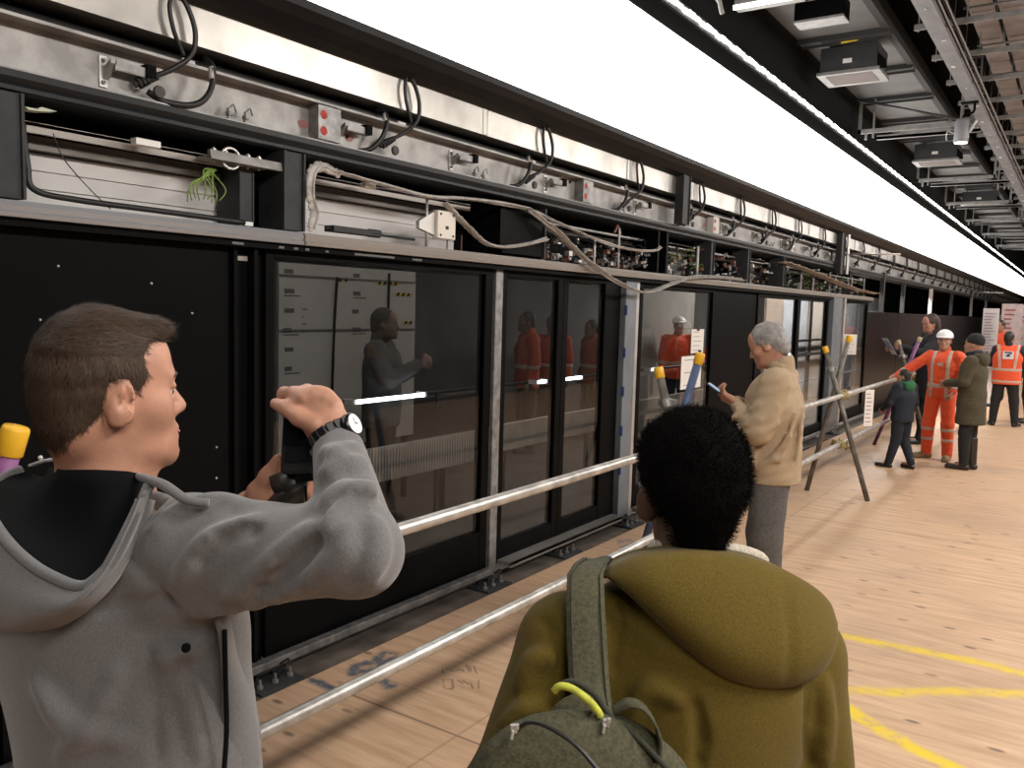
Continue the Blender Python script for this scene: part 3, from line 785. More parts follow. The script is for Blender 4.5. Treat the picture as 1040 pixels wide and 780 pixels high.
# ---------------------------------------------------------------- ledge over the doors
def ledge(y0, y1, label, m):
    prof = [(-3.32, 2.06), (-3.10, 2.06), (-3.095, 2.075), (-3.105, 2.083), (-3.10, 2.10), (-3.11, 2.118), (-3.32, 2.118)]
    o = MB().prism(prof, y0, y1).build('door_ledge', m); return tag(o, label, 'ledge')
ledge(-1.4, 2.79, 'blue-grey metal ledge over the solid black panels at the left', mat('blue_grey_metal', (.33, .34, .36), .45, .5, noise=.1, nscale=4, stretch=(1, .2, 1)))
ledge(2.80, 9.2, 'long beige metal ledge over the near glass panels', BEIGEM)
ledge(9.21, 15.8, 'far beige metal ledge ending at the black hoarding', BEIGEM)
t = thing('under_ledge_track', 'black slotted track below the door ledge', 'track', (-3.2, 7, 2.03))
MB().box(-3.30, -3.125, -1.4, 15.8, 2.03, 2.059).build('track', BLACK, t)
b = MB()
for y, l in ((2.40, .06), (2.66, .03), (2.75, .025), (2.82, .025), (2.95, .02), (3.15, .3), (3.6, .08)): b.box(-3.125, -3.1235, y, y+l, 2.036, 2.047)
b.build('slot_row', mat('slot_grey', (.10, .095, .09), .5), t)

# ---------------------------------------------------------------- platform screen panels
def solid_panel(y0, y1, label, z0=.02, z1=2.03, m=GLOSSB, bolts=()):
    t = thing('screen_panel', label, 'panel', (-3.2, (y0+y1)/2, z0))
    MB().box(-3.24, -3.19, y0, y1, z0, z1).build('sheet', m, t, bevel=.003)
    b = MB()
    for y, z in bolts: b.ball((-3.188, y, z), .006, 8)
    if bolts: b.build('rivet', ALU, t, smooth=True)
    return t
solid_panel(-1.4, 1.42, 'solid black screen panel at the far left edge behind the grey hoodie')
solid_panel(1.43, 2.43, 'solid black screen panel behind the head of the man in grey hoodie', bolts=[(1.67, 1.90), (2.05, 1.85), (2.24, 1.73), (2.36, 1.13), (2.36, .99), (1.6, 1.70)])
t = thing('door_jamb', 'black ribbed door jamb left of the first glass panel', 'jamb', (-3.2, 2.52, .02))
b = MB(); b.box(-3.26, -3.20, 2.44, 2.62, .02, 2.03); b.build('jamb', BLACK, t)
b = MB(); b.box(-3.2, -3.17, 2.445, 2.465, .02, 2.03); b.box(-3.2, -3.15, 2.54, 2.56, .02, 2.03); b.build('rib', GLOSSB, t)
MB().box(-3.2, -3.185, 2.475, 2.53, 1.97, 1.99).build('latch_plate', BEIGEM, t)
def glass_panel(y0, y1, label, kick=.32, stl=.05, str_=.08, cat='glass panel', top=2.03):
    t = thing('glass_screen', label, cat, (-3.2, (y0+y1)/2, .06))
    MB().box(-3.203, -3.193, y0+stl*.5, y1-str_*.5, kick-.02, top-.03).build('pane', GLASS, t)
    b = MB(); b.box(-3.235, -3.175, y0, y0+stl, .06, top); b.box(-3.235, -3.175, y1-str_, y1, .06, top); b.box(-3.235, -3.175, y0+stl, y1-str_, top-.035, top); b.build('frame', BLACK, t, bevel=.003)
    MB().box(-3.235, -3.178, y0+stl, y1-str_, .06, kick).build('kick_panel', BLACK, t, bevel=.003)
    return t
glass_panel(2.625, 4.45, 'large dark glass panel beside the raised hands of the man in grey hoodie')
glass_panel(4.565, 5.34, 'dark glass sliding door just right of the slim silver mullion', kick=.2, str_=.07)
glass_panel(5.345, 6.26, 'dark glass sliding door just left of the wide blue-grey post', kick=.2, stl=.07, str_=.27)
glass_panel(6.63, 8.39, 'dark glass panel with two white notices taped on', kick=.25, stl=.06, str_=.05)
solid_panel(8.40, 9.76, 'solid glossy black panel between glass panes behind the man in tan jacket')
glass_panel(9.77, 11.5, 'glass door right behind the man in the tan jacket', kick=.2)
glass_panel(11.505, 13.05, 'glass door with pale boards behind, right of the tan jacket', kick=.2)
glass_panel(13.92, 15.8, 'last dark glass panel before the far black hoarding', kick=.25)
def mull(y0, y1, label, m, x1=-3.11, z0=.02, z1=2.06, name='mullion'):
    b = MB(); b.box(-3.19, x1, y0, y1, z0, z1); return tag(b.build(name, m, bevel=.003), label, 'post')
mull(4.47, 4.55, 'slim silver mullion between the first two glass panels', GALV2, x1=-3.165)
t = thing('door_post', 'wide blue-grey door post behind the head of the boy in olive coat', 'post', (-3.16, 6.4, .02))
b = MB(); b.box(-3.2, -3.14, 6.27, 6.49, .02, 2.06); b.box(-3.14, -3.13, 6.27, 6.30, .02, 2.06); b.build('post', BLUEG, t, bevel=.003)
b = MB()
for z in (.42, .75, 1.08, 1.4, 1.75): b.box(-3.14, -3.115, 6.262, 6.275, z, z+.08)
b.build('blue_clip', mat('blue_clip', (.05, .09, .22), .5), t)
mull(6.50, 6.56, 'slim bright post beside the wide blue-grey door post', ALU, x1=-3.15)
mull(13.08, 13.6, 'second wide blue-grey door post further along the glass', BLUEG)
mull(13.75, 13.85, 'slim bright post left of the last glass panel', ALU)
# toe rail with its anchors
b = MB(); b.box(-3.16, -3.105, -1.4, 4.44, .035, .075); b.box(-3.16, -3.15, -1.4, 4.44, .0, .035)
tag(b.build('toe_rail', GALV2, bevel=.004), 'thin grey toe rail low along the black kick panels at left', 'rail')
b = MB(); b.box(-3.19, -3.07, 4.58, 6.24, .06, .085); b.box(-3.08, -3.07, 4.58, 6.24, .045, .085)
tag(b.build('toe_rail', mat('dull_ledge_metal', (.30, .285, .265), .5, .4, noise=.12, nscale=6), bevel=.003), 'wide grey threshold ledge below the sliding glass doors', 'rail')
b = MB(); b.box(-3.16, -3.10, 6.6, 15.8, .04, .08); tag(b.build('toe_rail', GALV2, bevel=.004), 'far thin grey toe rail beyond the wide blue-grey post', 'rail')
def anchor(y, lab):
    t = thing('floor_anchor', lab, 'anchor bracket', (-3.1, y, -.02), 'floor anchors under the screens')
    MB().box(-3.2, -2.99, y-.13, y+.13, -.019, -.007).build('base_plate', DARKG, t, bevel=.002)
    b = MB()
    for dy in (-.05, .05): b.box(-3.145, -3.12, y+dy-.006, y+dy+.006, -.007, .05)
    b.box(-3.15, -3.10, y-.06, y+.06, .028, .04); b.build('bracket', DARKG, t)
    b = MB()
    for dy in (-.09, .0, .09): b.cyl((-3.05, y+dy, -.007), (-3.05, y+dy, .035), .007, 8); b.cyl((-3.05, y+dy, -.007), (-3.05, y+dy, .006), .016, 6)
    b.build('bolt', GALV2, t)
    if y < 5: MB().tube(bez([(-3.06, y+.02, .0), (-3.03, y+.05, .06), (-3.06, y+.09, .075), (-3.09, y+.06, .05)], 12), .005, 6).build('wire_loop', RUBBER, t, smooth=True)
al = ['beside the grey hoodie at lower left', 'at the foot of the slim silver mullion', 'under the middle of the wide grey threshold ledge', 'at the foot of the wide blue-grey post']
for k, y in enumerate((2.58, 4.36, 5.3, 6.38)): anchor(y, 'dark bolted floor anchor '+al[k])
for k, y in enumerate((8.3, 9.9, 11.6, 13.4)): anchor(y, 'dark bolted floor anchor beyond the tan jacket, %s along' % ORD[k])

# ---------------------------------------------------------------- far hoarding beyond the last glass
HB = mat('hoarding_black', (.0035, .0035, .0037), .25, noise=.2, nscale=1.2, spec=.04)
hy = 15.82
names = ['first', 'second', 'third', 'fourth', 'fifth', 'sixth', 'seventh']
for k in range(7):
    b = MB().box(-3.24, -3.19, hy, hy+3.0, -.02, 1.87); tag(b.build('hoarding_board', HB, bevel=.004), '%s black hoarding board beyond the last glass panel' % names[k], 'hoarding board', 'black hoarding boards'); hy += 3.02
for k, (y, z0, z1, m) in enumerate(((16.8, 1.88, 2.6, DARKG), (18.95, 1.88, 2.49, DARKG), (22.7, 1.88, 2.49, OFFW), (26.5, 1.88, 2.49, DARKG), (31.5, 1.88, 2.9, GALV2), (36.3, 0, 2.49, GALV2))):
    b = MB().box(-3.2, -3.13, y, y+.10, z0, z1)
    tag(b.build('stub_post', m), ['grey stub post standing on the hoarding, nearest the ledge end', 'second grey stub post on the hoarding', 'bright white post standing on the hoarding above the dark-haired man', 'thin dark post on the hoarding right of the white post', 'tall grey post near the end of the hoarding', 'full-height grey post where the hoarding ends'][k], 'post')
for y, x1, z, z1, lab in ((13.8, -2.37, 2.745, 2.73, 'thin silver rod sticking out level from the second tall dark upright'), (31.6, -2.28, 2.66, 2.66, 'thin pale rod sticking out near the far end of the beam')):
    tag(MB().cyl((-3.15, y, z), (x1, y, z1), .016, 8).build('projecting_rod', ALU, smooth=True), lab, 'rod')
for k in range(4):
    y = 38+3.6*k
    b = MB().box(-3.24, -3.19, y, y+3.4, .0, 2.0); tag(b.build('far_board', mat('far_white_board', (.5, .47, .44), .6, noise=.2, nscale=2)), 'pale far screen board beyond the white banner', 'hoarding board', 'pale far boards')

# ---------------------------------------------------------------- behind the glass
def slat_band(y0, y1, label):
    t = thing('slatted_barrier', label, 'barrier', (-4.42, (y0+y1)/2, .42))
    b = MB(); y = y0
    while y < y1: b.box(-4.415, -4.40, y, y+.017, .42, .69); y += .034
    b.build('slat', mat('pale_slat', (.62, .58, .52), .6), t)
    MB().box(-4.44, -4.42, y0, y1, .42, .69).build('backing_board', mat('slat_backing', (.16, .15, .14), .7), t)
    b = MB()
    for yy in np.arange(y0+.3, y1, 1.6): b.box(-4.44, -4.41, yy, yy+.05, -.05, .42)
    b.build('leg', MATTE, t)
slat_band(3.6, 6.1, 'white slatted barrier seen behind the large dark glass panel')
o = thing('plain_barrier', 'plain pale barrier board seen through the sliding doors and beyond', 'barrier', (-4.42, 8.5, .45))
MB().box(-4.44, -4.40, 6.12, 12.5, .45, .70).build('board', mat('pale_board', (.42, .39, .35), .7, noise=.15, nscale=5), o)
b = MB()
for yy in np.arange(6.4, 12.4, 1.6): b.box(-4.44, -4.41, yy, yy+.05, -.05, .45)
b.build('leg', MATTE, o)
t = thing('tube_rail', 'dark waist-high rail carrying the lamps behind the glass', 'rail', (-4.40, 9, -.05))
MB().tube([(-4.475, 3.4, 1.06), (-4.475, 17, 1.06)], .014, 8).build('rail', DARKG, t, smooth=True)
b = MB()
for yy in np.arange(3.6, 17, 1.9): b.tube([(-4.475, yy, -.05), (-4.475, yy, 1.06)], .016, 8)
b.build('upright', DARKG, t)
for k, (y0, y1) in enumerate(((4.42, 5.23), (6.90, 7.09), (7.37, 7.80), (9.5, 9.75), (15.3, 15.55))):
    t = thing('tube_lamp', ['long bright tube lamp behind the large dark glass panel', 'short bright lamp behind the left sliding glass door', 'bright tube lamp behind the right sliding glass door', 'small bright lamp behind the pane with notices', 'small bright lamp behind the far glass door'][k], 'lamp', (-4.38, (y0+y1)/2, 1.045))
    MB().tube([(-4.38, y0+.02, 1.065), (-4.38, y1-.02, 1.065)], .016, 10).build('tube', TUBEM, t, smooth=True)
    MB().box(-4.462, -4.37, y0-.012, y0+.012, 1.045, 1.085).box(-4.462, -4.37, y1-.012, y1+.012, 1.045, 1.085).build('end_holder', WHITEB, t)
# notice board with papers
t = thing('notice_board', 'large pale notice board seen behind the large dark glass panel', 'board', (-5.0, 5.05, -.05))
MB().box(-5.03, -5.0, 4.22, 5.85, .55, 2.1).build('board', mat('dim_white_board', (.40, .385, .365), .7, noise=.06, nscale=2), t)
b = MB()
for yy in (4.3, 5.75): b.box(-5.06, -5.03, yy, yy+.05, -.05, 2.1)
b.build('leg', MATTE, t)
MB().tube(bez([(-4.985, 4.83, 2.0), (-4.985, 4.80, 1.6), (-4.985, 4.78, 1.0)], 10), .012, 6).tube([(-4.985, 5.47, 2.06), (-4.985, 5.46, 1.6)], .012, 6).build('hanging_cable', MATTE, t)
MB().box(-5.0, -4.99, 4.22, 5.85, 1.985, 1.997).box(-5.0, -4.99, 4.22, 5.85, 1.55, 1.562).build('joint_line', mat('joint_grey', (.12, .12, .12), .7), t)
b = MB(); rr = random.Random(5)
for k in range(12):
    y = (4.26 if k < 6 else 5.02)+.02*rr.random(); z = 2.04-.155*(k % 6)
    if k >= 10: continue
    b.box(-5.0, -4.997, y, y+.07+.03*rr.random(), z-.035, z)
    if k % 2: b.box(-5.0, -4.997, y, y+.16, z-.06, z-.05)
for k in range(4): b.box(-5.0, -4.997, 4.46, 4.47+.05*rr.random(), 1.72-.06*k, 1.73-.06*k)
b.build('printed_block', mat('printed_grey', (.08, .08, .08), .8), t)
b = MB(); q2 = MB()
for (y0, z, n) in ((4.82, 1.965, 4), (5.30, 1.955, 9), (5.55, 1.86, 7), (5.66, 1.60, 4)):
    for i in range(n):
        (b if i % 2 else q2).prism([(y0+.035*i, z), (y0+.035*i+.03, z), (y0+.035*i+.045, z+.03), (y0+.035*i+.015, z+.03)], -5.0, -4.996, 'x')
b.build('hazard_tape', MATTE, t); q2.build('hazard_tape', mat('hazard_yellow', (.45, .33, .05), .7), t)
t.location = (-5.25, 5.30, -.05)
# pallid boards and pipes behind the further doors
bd = [(11.4, 13.6, .3, 2.2, (.28, .27, .25)), (15.6, 16.6, .2, 2.3, (.33, .27, .22)), (16.65, 18.4, .1, 2.3, (.42, .45, .50)), (18.5, 19.7, .0, 2.3, (.46, .42, .38)), (19.8, 20.9, .0, 2.3, (.50, .44, .34)), (21.3, 23.0, .0, 2.3, (.22, .23, .25)), (23.3, 26.5, -.05, 2.3, (.16, .16, .16))]
bl = ['grey tunnel board behind the glass with two notices', 'brown board behind the glass, nearest the black panel', 'pale blue-white board behind the glass right of the tan jacket', 'tall beige board right of the pale blue-white board', 'cream board right of the tall beige board', 'grey board behind the second blue-grey post', 'dark grey board behind the last glass panel']
for k, (y0, y1, z0, z1, cc) in enumerate(bd):
    b = MB().box(-5.55 if k == 0 else -4.95, -5.5 if k == 0 else -4.9, y0, y1, -.05, z1); tag(b.build('lining_board', mat('lining_%d' % k, cc, .7, noise=.12, nscale=2), bevel=.004), bl[k], 'board')
t = thing('pipe_scaffold', 'dark pipe frame in front of the beige boards behind glass', 'pipe frame', (-4.8, 19, -.05))
b = MB(); b.tube([(-4.84, 18.45, -.05), (-4.84, 18.45, 2.3)], .03, 8); b.tube([(-4.84, 19.75, -.05), (-4.84, 19.75, 2.3)], .03, 8); b.tube([(-4.82, 17.6, 1.25), (-4.82, 20.9, 1.25)], .025, 8); b.tube([(-4.82, 17.6, .95), (-4.82, 20.9, .95)], .03, 8); b.build('pipe', MATTE, t, smooth=True)
TL = bpy.data.lights.new('tunnel_fill', 'AREA'); TL.shape = 'RECTANGLE'; TL.size = .3; TL.size_y = 22; TL.energy = 60; TL.color = (1, .93, .85)
to = bpy.data.objects.new('tunnel_fill', TL); COL.objects.link(to); to.location = (-4.0, 13, 3.25)  # unseen light added to brighten everything behind the glass
TL.energy = 110
T2 = bpy.data.lights.new('tunnel_fill', 'AREA'); T2.shape = 'RECTANGLE'; T2.size = .3; T2.size_y = 9; T2.energy = 480; T2.color = (1, .93, .85)
to = bpy.data.objects.new('tunnel_fill', T2); COL.objects.link(to); to.location = (-4.0, 18, 3.25)  # second unseen light, added to lift the boards behind the far doors

# notices on the glass and along the rail
def notice(name, label, y0, y1, z0, z1, x, lines=5, parent=None, m=WHITEP, red=False):
    t = thing(name, label, 'notice', (x, (y0+y1)/2, z0))
    MB().box(x-.002, x, y0, y1, z0, z1).build('sheet', m, t)
    b = MB(); n = lines; w_ = y1-y0; hh = z1-z0
    for i in range(n):
        z = z1-hh*(.12+.76*i/max(1, n-1)); b.box(x, x+.0008, y0+w_*.15, y0+w_*(.6+.25*((i*37) % 5)/5), z-hh*.012, z+hh*.012)
    b.build('print', mat('notice_print_red', (.36, .14, .15), .8) if red else mat('notice_print', (.25, .2, .18), .8), t)
    return t
t = notice('paper_notice', 'upper white notice clipped to the glass beside the reflected worker', 7.8, 8.12, 1.385, 1.62, -3.172)
MB().box(-3.172, -3.165, 7.93, 7.99, 1.605, 1.645).box(-3.172, -3.165, 7.99, 8.06, 1.375, 1.41).build('clip', DARKG, t)
notice('paper_notice', 'lower larger white notice on the glass behind the blue tube', 7.58, 8.09, 1.04, 1.36, -3.172, 3)

# ---------------------------------------------------------------- scaffold guard rail
RX = -1.93
for z, lab in ((1.01, 'upper scaffold tube of the guard rail along the platform'), (.52, 'lower scaffold tube of the guard rail along the platform')):
    yj = 12.9
    b = MB().tube([(RX, -.8, z), (RX, yj, z)], .0242, 16)
    tag(b.build('guard_rail', TUBE, smooth=True), lab, 'scaffold tube')
    b = MB().tube([(RX-.05, yj-.5, z+.0), (RX-.05, 24, z)], .0242, 12)
    tag(b.build('guard_rail', TUBE, smooth=True), 'far '+lab.replace('along the platform', 'behind the orange worker'), 'scaffold tube')
def trestle(y, label, ca, cb, capa=YEL, side=1, feet=((-1.62, 8.66), (-2.24, 8.77)), tops=None):
    t = thing('scaffold_trestle', label, 'trestle', (RX, y, 0))
    A0, A1 = Vector(feet[0]), Vector(tops[0]); B0, B1 = Vector(feet[1]), Vector(tops[1])
    for a, q, m in ((A0, A1, ca), (B0, B1, cb)):
        dd = (q-a).normalized()
        o = MB().tube([a+Vector((0, 0, .0)), q], .0242, 14).build('leg', m, t, smooth=True)
        MB().lathe(q-dd*.055, [(.0265, 0), (.029, .003), (.029, .06), (.026, .066), (.001, .067)], 14, dd.to_track_quat('Z', 'Y').to_matrix()).build('end_cap', capa, t, smooth=True)
    def at(a, q, z): return a+(q-a)*((z-a.z)/(q.z-a.z))
    for z in (1.01, .52):
        for a, q in ((A0, A1), (B0, B1)):
            p = at(a, q, z); p = Vector((RX*.7+p.x*.3, p.y, z))
            b = MB(); dd = (q-a).normalized()
            if abs(p.x-RX) < .12:
                b.lathe(p-dd*.03, [(.029, 0), (.036, .004), (.036, .056), (.029, .06)], 12, dd.to_track_quat('Z', 'Y').to_matrix())
                b.lathe(Vector((RX, p.y-.03, z)), [(.029, 0), (.036, .004), (.036, .056), (.029, .06)], 12, Matrix(((1, 0, 0), (0, 0, 1), (0, 1, 0))))
                b.cyl(p+Vector((.03, .02, -.05)), p+Vector((.03, .02, .05)), .008, 8); b.cyl(p+Vector((-.05, .03, -.02)), p+Vector((.05, .03, -.02)), .008, 8); b.cyl(p+Vector((.05, .03, -.02)), p+Vector((.07, .03, -.02)), .014, 6)
                b.build('coupler', CLAMP, t)
    p = at(A0, A1, 1.26); b = MB(); dd = (A1-A0).normalized(); b.lathe(p-dd*.025, [(.028, 0), (.034, .004), (.034, .046), (.028, .05)], 12, dd.to_track_quat('Z', 'Y').to_matrix()); b.box(p.x-.05, p.x+.05, p.y, p.y+.06, p.z-.02, p.z+.02); b.build('swivel_coupler', GALV2, t)
trestle(.55, 'scaffold trestle with a purple leg behind the grey hoodie shoulder', TUBED, PURP, feet=((-1.62, .50, 0), (-2.24, .60, 0)), tops=((-2.13, .50, 1.47), tuple(P(15.5, 438, 1.86))))
trestle(4.6, 'scaffold trestle with one blue leg just left of the tan jacket', TUBED, BLUEP, feet=((-1.62, 4.56, 0), (-2.24, 4.68, 0)), tops=((-2.05, 4.56, 1.455), (-1.845, 4.68, 1.545)))
trestle(8.7, 'grey scaffold trestle standing right of the man in tan jacket', TUBED, TUBED, feet=((-1.63, 8.66, 0), (-2.24, 8.77, 0)), tops=((-2.12, 8.66, 1.475), (-1.92, 8.77, 1.59)))
trestle(12.6, 'far scaffold trestle between the small boy and the orange worker', TUBED, PURP, capa=mat('dusty_cap', (.45, .38, .25), .6), feet=((-1.62, 12.5, 0), (-2.33, 12.56, 0)), tops=((-2.10, 12.5, 1.47), (-1.84, 12.56, 1.52)))
t = notice('paper_notice', 'white paper fixed to the yellow-capped top of the grey trestle', 0, .12, 0, .2, 0, 5)
t.location = (-1.93, 8.86, 1.41); t.rotation_euler = (0, 0, R(-75))
t = notice('rail_sign', 'narrow pale red-lettered sign hanging from the guard rail by the trestle', 0, .12, 0, .40, 0, 8, red=True)
t.location = (-1.885, 9.75, .60); t.rotation_euler = (0, 0, R(-35))
# banner
t = thing('roll_up_banner', 'tall white printed banner standing behind the woman in parka', 'banner', (-1.66, 19.9, 0))
a = Vector((-1.78, 20.05, 0)); q = Vector((-1.48, 19.9, 0)); dd = (q-a).normalized(); nn = Vector((dd.y, -dd.x, 0))
MB().sheet([[a+Vector((0, 0, .05)), q+Vector((0, 0, .05))], [a+Vector((0, 0, 2.02)), q+Vector((0, 0, 2.02))]], .01).build('sheet', mat('banner_white', (.66, .62, .62), .7), t)
b = MB(); rr = random.Random(8)
for k in range(22):
    z = 1.9-.06*k; l0 = .1+.1*rr.random(); l1 = .5+.4*rr.random(); p0 = a+dd*.33*l0-nn*.012*-1; p1 = a+dd*.33*l1+nn*.012
    b.sheet([[p0+Vector((0, 0, z)), p1+Vector((0, 0, z))], [p0+Vector((0, 0, z+.022)), p1+Vector((0, 0, z+.022))]], .001)
b.build('print', mat('banner_print', (.4, .3, .36), .8), t)
MB().obox((a+q)/2+Vector((0, 0, .03)), (.36, .14, .06), Matrix.Rotation(math.atan2(dd.y, dd.x), 3, 'Z')).build('foot', DARKG, t)

for k, (x, y, w_, z0, z1, c_) in enumerate(((-1.75, 28, .3, .9, 2.25, (.62, .5, .5)), (-1.62, 30.5, .3, .9, 2.2, (.5, .42, .42)), (-1.58, 34, .4, .8, 2.3, (.55, .5, .48)), (-1.5, 38, .4, .8, 2.3, (.45, .4, .4)))):
    t = thing('display_board', '%s pale display board standing by the screens beyond the white banner' % ORD[k], 'board', (x, y, 0))
    MB().box(x-.25*w_-.2, x+.25, y, y+.03, z0, z1).build('sheet', mat('display_%d' % k, c_, .7, noise=.12, nscale=6), t)
    MB().box(x-.05, x, y+.03, y+.07, 0, z1-.1).build('stand', DARKG, t)
    b = MB(); rr = random.Random(k)
    for q in range(7): b.box(x-.2, x-.1+.2*rr.random(), y-.003, y, z1-.2-.13*q, z1-.15-.13*q)
    b.build('print', mat('display_print', (.4, .12, .12), .8), t)

# ---------------------------------------------------------------- ceiling services
BAY = 1.6
for k in range(26):
    y = 4.0+BAY*k
    o = MB().box(-3.05, -2.1, y+.11, y+BAY-.11, 5.0, 5.03)  .build('ceiling_deck', CEILP, bevel=.004)
    if k < 12: tag(o, '%s grey ceiling deck panel along the black upper wall' % ORD[k], 'ceiling panel', 'grey ceiling deck panels')
    else: tag(o, 'small distant grey ceiling deck panel', 'ceiling panel', 'grey ceiling deck panels')
    b = MB(); b.box(-3.05, -2.06, y-.11, y+.11, 4.965, 5.06); b.box(-3.05, -2.06, y-.11, y-.1, 4.94, 4.965); b.box(-3.05, -2.06, y+.1, y+.11, 4.94, 4.965); o = b.build('cross_beam', mat('dark_channel', (.028, .028, .029), .6))
    if k < 12: tag(o, '%s dark cross beam between the grey ceiling deck panels' % ORD[k], 'beam', 'dark ceiling cross beams')
    else: tag(o, 'small distant dark ceiling cross beam', 'beam', 'dark ceiling cross beams')
b = MB().box(-2.12, -2.04, Y0+.1, 58, 4.98, 5.2); tag(b.build('edge_beam', mat('edge_beam_dark', (.02, .02, .02), .7)), 'dark edge beam right of the grey ceiling deck panels', 'beam')
def ac(y, x0, x1, z0, z1, d, lab, vent=True, sticker=True):
    t = thing('ceiling_unit', lab, 'fan unit', ((x0+x1)/2, y+d/2, z0))
    MB().box(x0+.03, x1-.03, y, y+d, z0+.04, z1).build('casing', mat('unit_dark', (.028, .028, .03), .5, noise=.15, nscale=5), t, bevel=.01)
    MB().box(x0, x1, y-.02, y+d+.02, z0, z0+.04).build('bottom_frame', UNI, t, bevel=.004)
    b = MB()
    for i in range(14): b.box(x0+.09, x1-.09, y+.05+(d-.1)*i/14, y+.05+(d-.1)*i/14+.012, z0-.006, z0+.001)
    b.build('grille', mat('grille_grey', (.22, .19, .18), .6), t)
    if sticker: MB().box((x0+x1)/2-.06, (x0+x1)/2+.04, y-.003, y, z0+.12, z0+.17).build('sticker', WHITEB, t)
    MB().prism([(x1-.03, z0+.02), (x1+.07, z0), (x1+.06, z0+.10), (x1-.03, z0+.2)], y, y+.02).build('side_bracket', BLACK, t)
    b = MB()
    for xx in (x0+.1, x1-.1): b.cyl((xx, y+d/2, z1), (xx, y+d/2, 5.0), .008, 6)
    b.build('hanger', UNI, t)
    return t
t = ac(10.5, -2.86, -2.16, 4.6, 4.92, .55, 'dark ceiling fan unit with grey grille and small white sticker')
MB().prism([(-2.60, 4.945), (-2.42, 4.955), (-2.41, 4.985), (-2.60, 4.975)], 10.49, 10.5).build('yellow_label', YELT, t)
ac(17.0, -2.84, -2.08, 4.6, 4.92, .6, 'second dark fan unit further along, behind the spotlight')
ac(23.8, -2.80, -1.98, 4.6, 4.92, .6, 'distant third dark fan unit near the end of the ceiling')
t = thing('ceiling_box', 'black hanging box with pale lower edge at top of the photo', 'fan unit', (-2.4, 8.85, 4.7))
MB().box(-2.64, -2.16, 8.75, 8.98, 4.70, 4.88).build('casing', BLACK, t, bevel=.006)
MB().box(-2.64, -2.16, 8.74, 8.75, 4.695, 4.705).box(-2.64, -2.16, 8.75, 8.99, 4.685, 4.70).build('lower_edge', UNI, t)
b = MB()
for xx in (-2.6, -2.2): b.cyl((xx, 8.87, 4.88), (xx, 8.87, 5.0), .01, 6)
b.build('hanger', UNI, t)
t = thing('batten_lamp', 'bright white batten lamp across the ceiling at the photo top', 'lamp', (-2.6, 7.85, 4.58))
MB().box(-2.92, -2.30, 7.82, 7.95, 4.60, 4.72).build('housing', UNI, t, bevel=.004)
MB().box(-2.92, -2.30, 7.795, 7.82, 4.585, 4.625).build('diffuser', TUBEC, t, bevel=.006)
MB().cyl((-2.6, 7.88, 4.72), (-2.6, 7.88, 5.0), .01, 6).build('hanger', UNI, t)
t = thing('wall_bracket', 'small pale hooked bracket on the black upper wall beside batten lamp', 'bracket', (-2.95, 7.3, 4.4))
MB().tube([(-3.05, 7.1, 4.62), (-2.9, 7.15, 4.58), (-2.86, 7.3, 4.5), (-2.86, 7.38, 4.42)], .022, 8).build('arm', UNI, t)
MB().box(-3.06, -3.0, 7.0, 7.2, 4.55, 4.7).build('plate', UNI, t)
# hanging strut frames across the bay
for k, y in enumerate((13.4, 18.6, 22.6, 26.6, 31.0, 36.0)):
    t = thing('strut_frame', ['pale hanging strut frame in front of the second fan unit', 'hanging strut frame just behind the second fan unit', 'third hanging strut frame along the ceiling', 'fourth hanging strut frame along the ceiling', 'fifth small hanging strut frame along the ceiling', 'farthest tiny hanging strut frame along the ceiling'][k], 'strut', (-2.3, y, 4.36))
    b = MB(); b.box(-3.0, -1.6, y-.02, y+.02, 4.47, 4.53); b.box(-2.75, -1.4, y+.05, y+.12, 4.38, 4.42); b.box(-2.75, -1.4, y+.05, y+.06, 4.38, 4.44); b.build('cross_strut', UNI, t)
    b = MB(); b.box(-3.0, -2.96, y-.02, y+.02, 4.47, 4.96); b.box(-2.8, -2.775, y-.01, y+.02, 4.40, 4.96); b.box(-1.66, -1.62, y-.02, y+.02, 4.47, 4.96); b.box(-2.9, -2.87, y-.02, y+.02, 4.38, 4.48); b.build('dropper', UNI, t)
t = thing('slanted_pipe', 'thin slanted pipe crossing in front of the hanging strut frame', 'pipe', (-2.2, 13, 4.4))
MB().cyl((-2.95, 13, 4.88), (-1.42, 13, 4.41), .018, 8).build('pipe', mat('dark_pipe', (.06, .06, .06), .4, .5), t, smooth=True)
# cable tray with cables
t = thing('cable_tray', 'long grey cable tray running along the ceiling', 'cable tray', (-1.42, 30, 4.6))
MB().box(-1.50, -1.34, Y0+2, 58, 4.60, 4.61).box(-1.50, -1.495, Y0+2, 58, 4.61, 4.66).box(-1.345, -1.34, Y0+2, 58, 4.61, 4.66).build('tray', mat('tray_blue_grey', (.24, .25, .275), .5, .35, noise=.15, nscale=3), t)
b = MB()
for i in range(30): b.cyl((-1.42+.04*((i*7) % 3-1), 7.6+1.05*i, 4.597), (-1.42, 7.6+1.05*i, 4.59), .011, 6)
b.build('fixing', WHITEB, t)
t = thing('cable_bundle', 'bundle of dark cables and thin conduits beside the grey cable tray', 'cables', (-1.28, 30, 4.52))
for i in range(5):
    b = MB().tube([(-1.335+.026*i, Y0+2, 4.585+.012*(i % 2)), (-1.335+.026*i, 58, 4.585+.012*(i % 2))], .009, 6); b.build('conduit', RUBBER if i % 2 else mat('conduit_grey', (.22, .2, .19), .5), t, smooth=True)
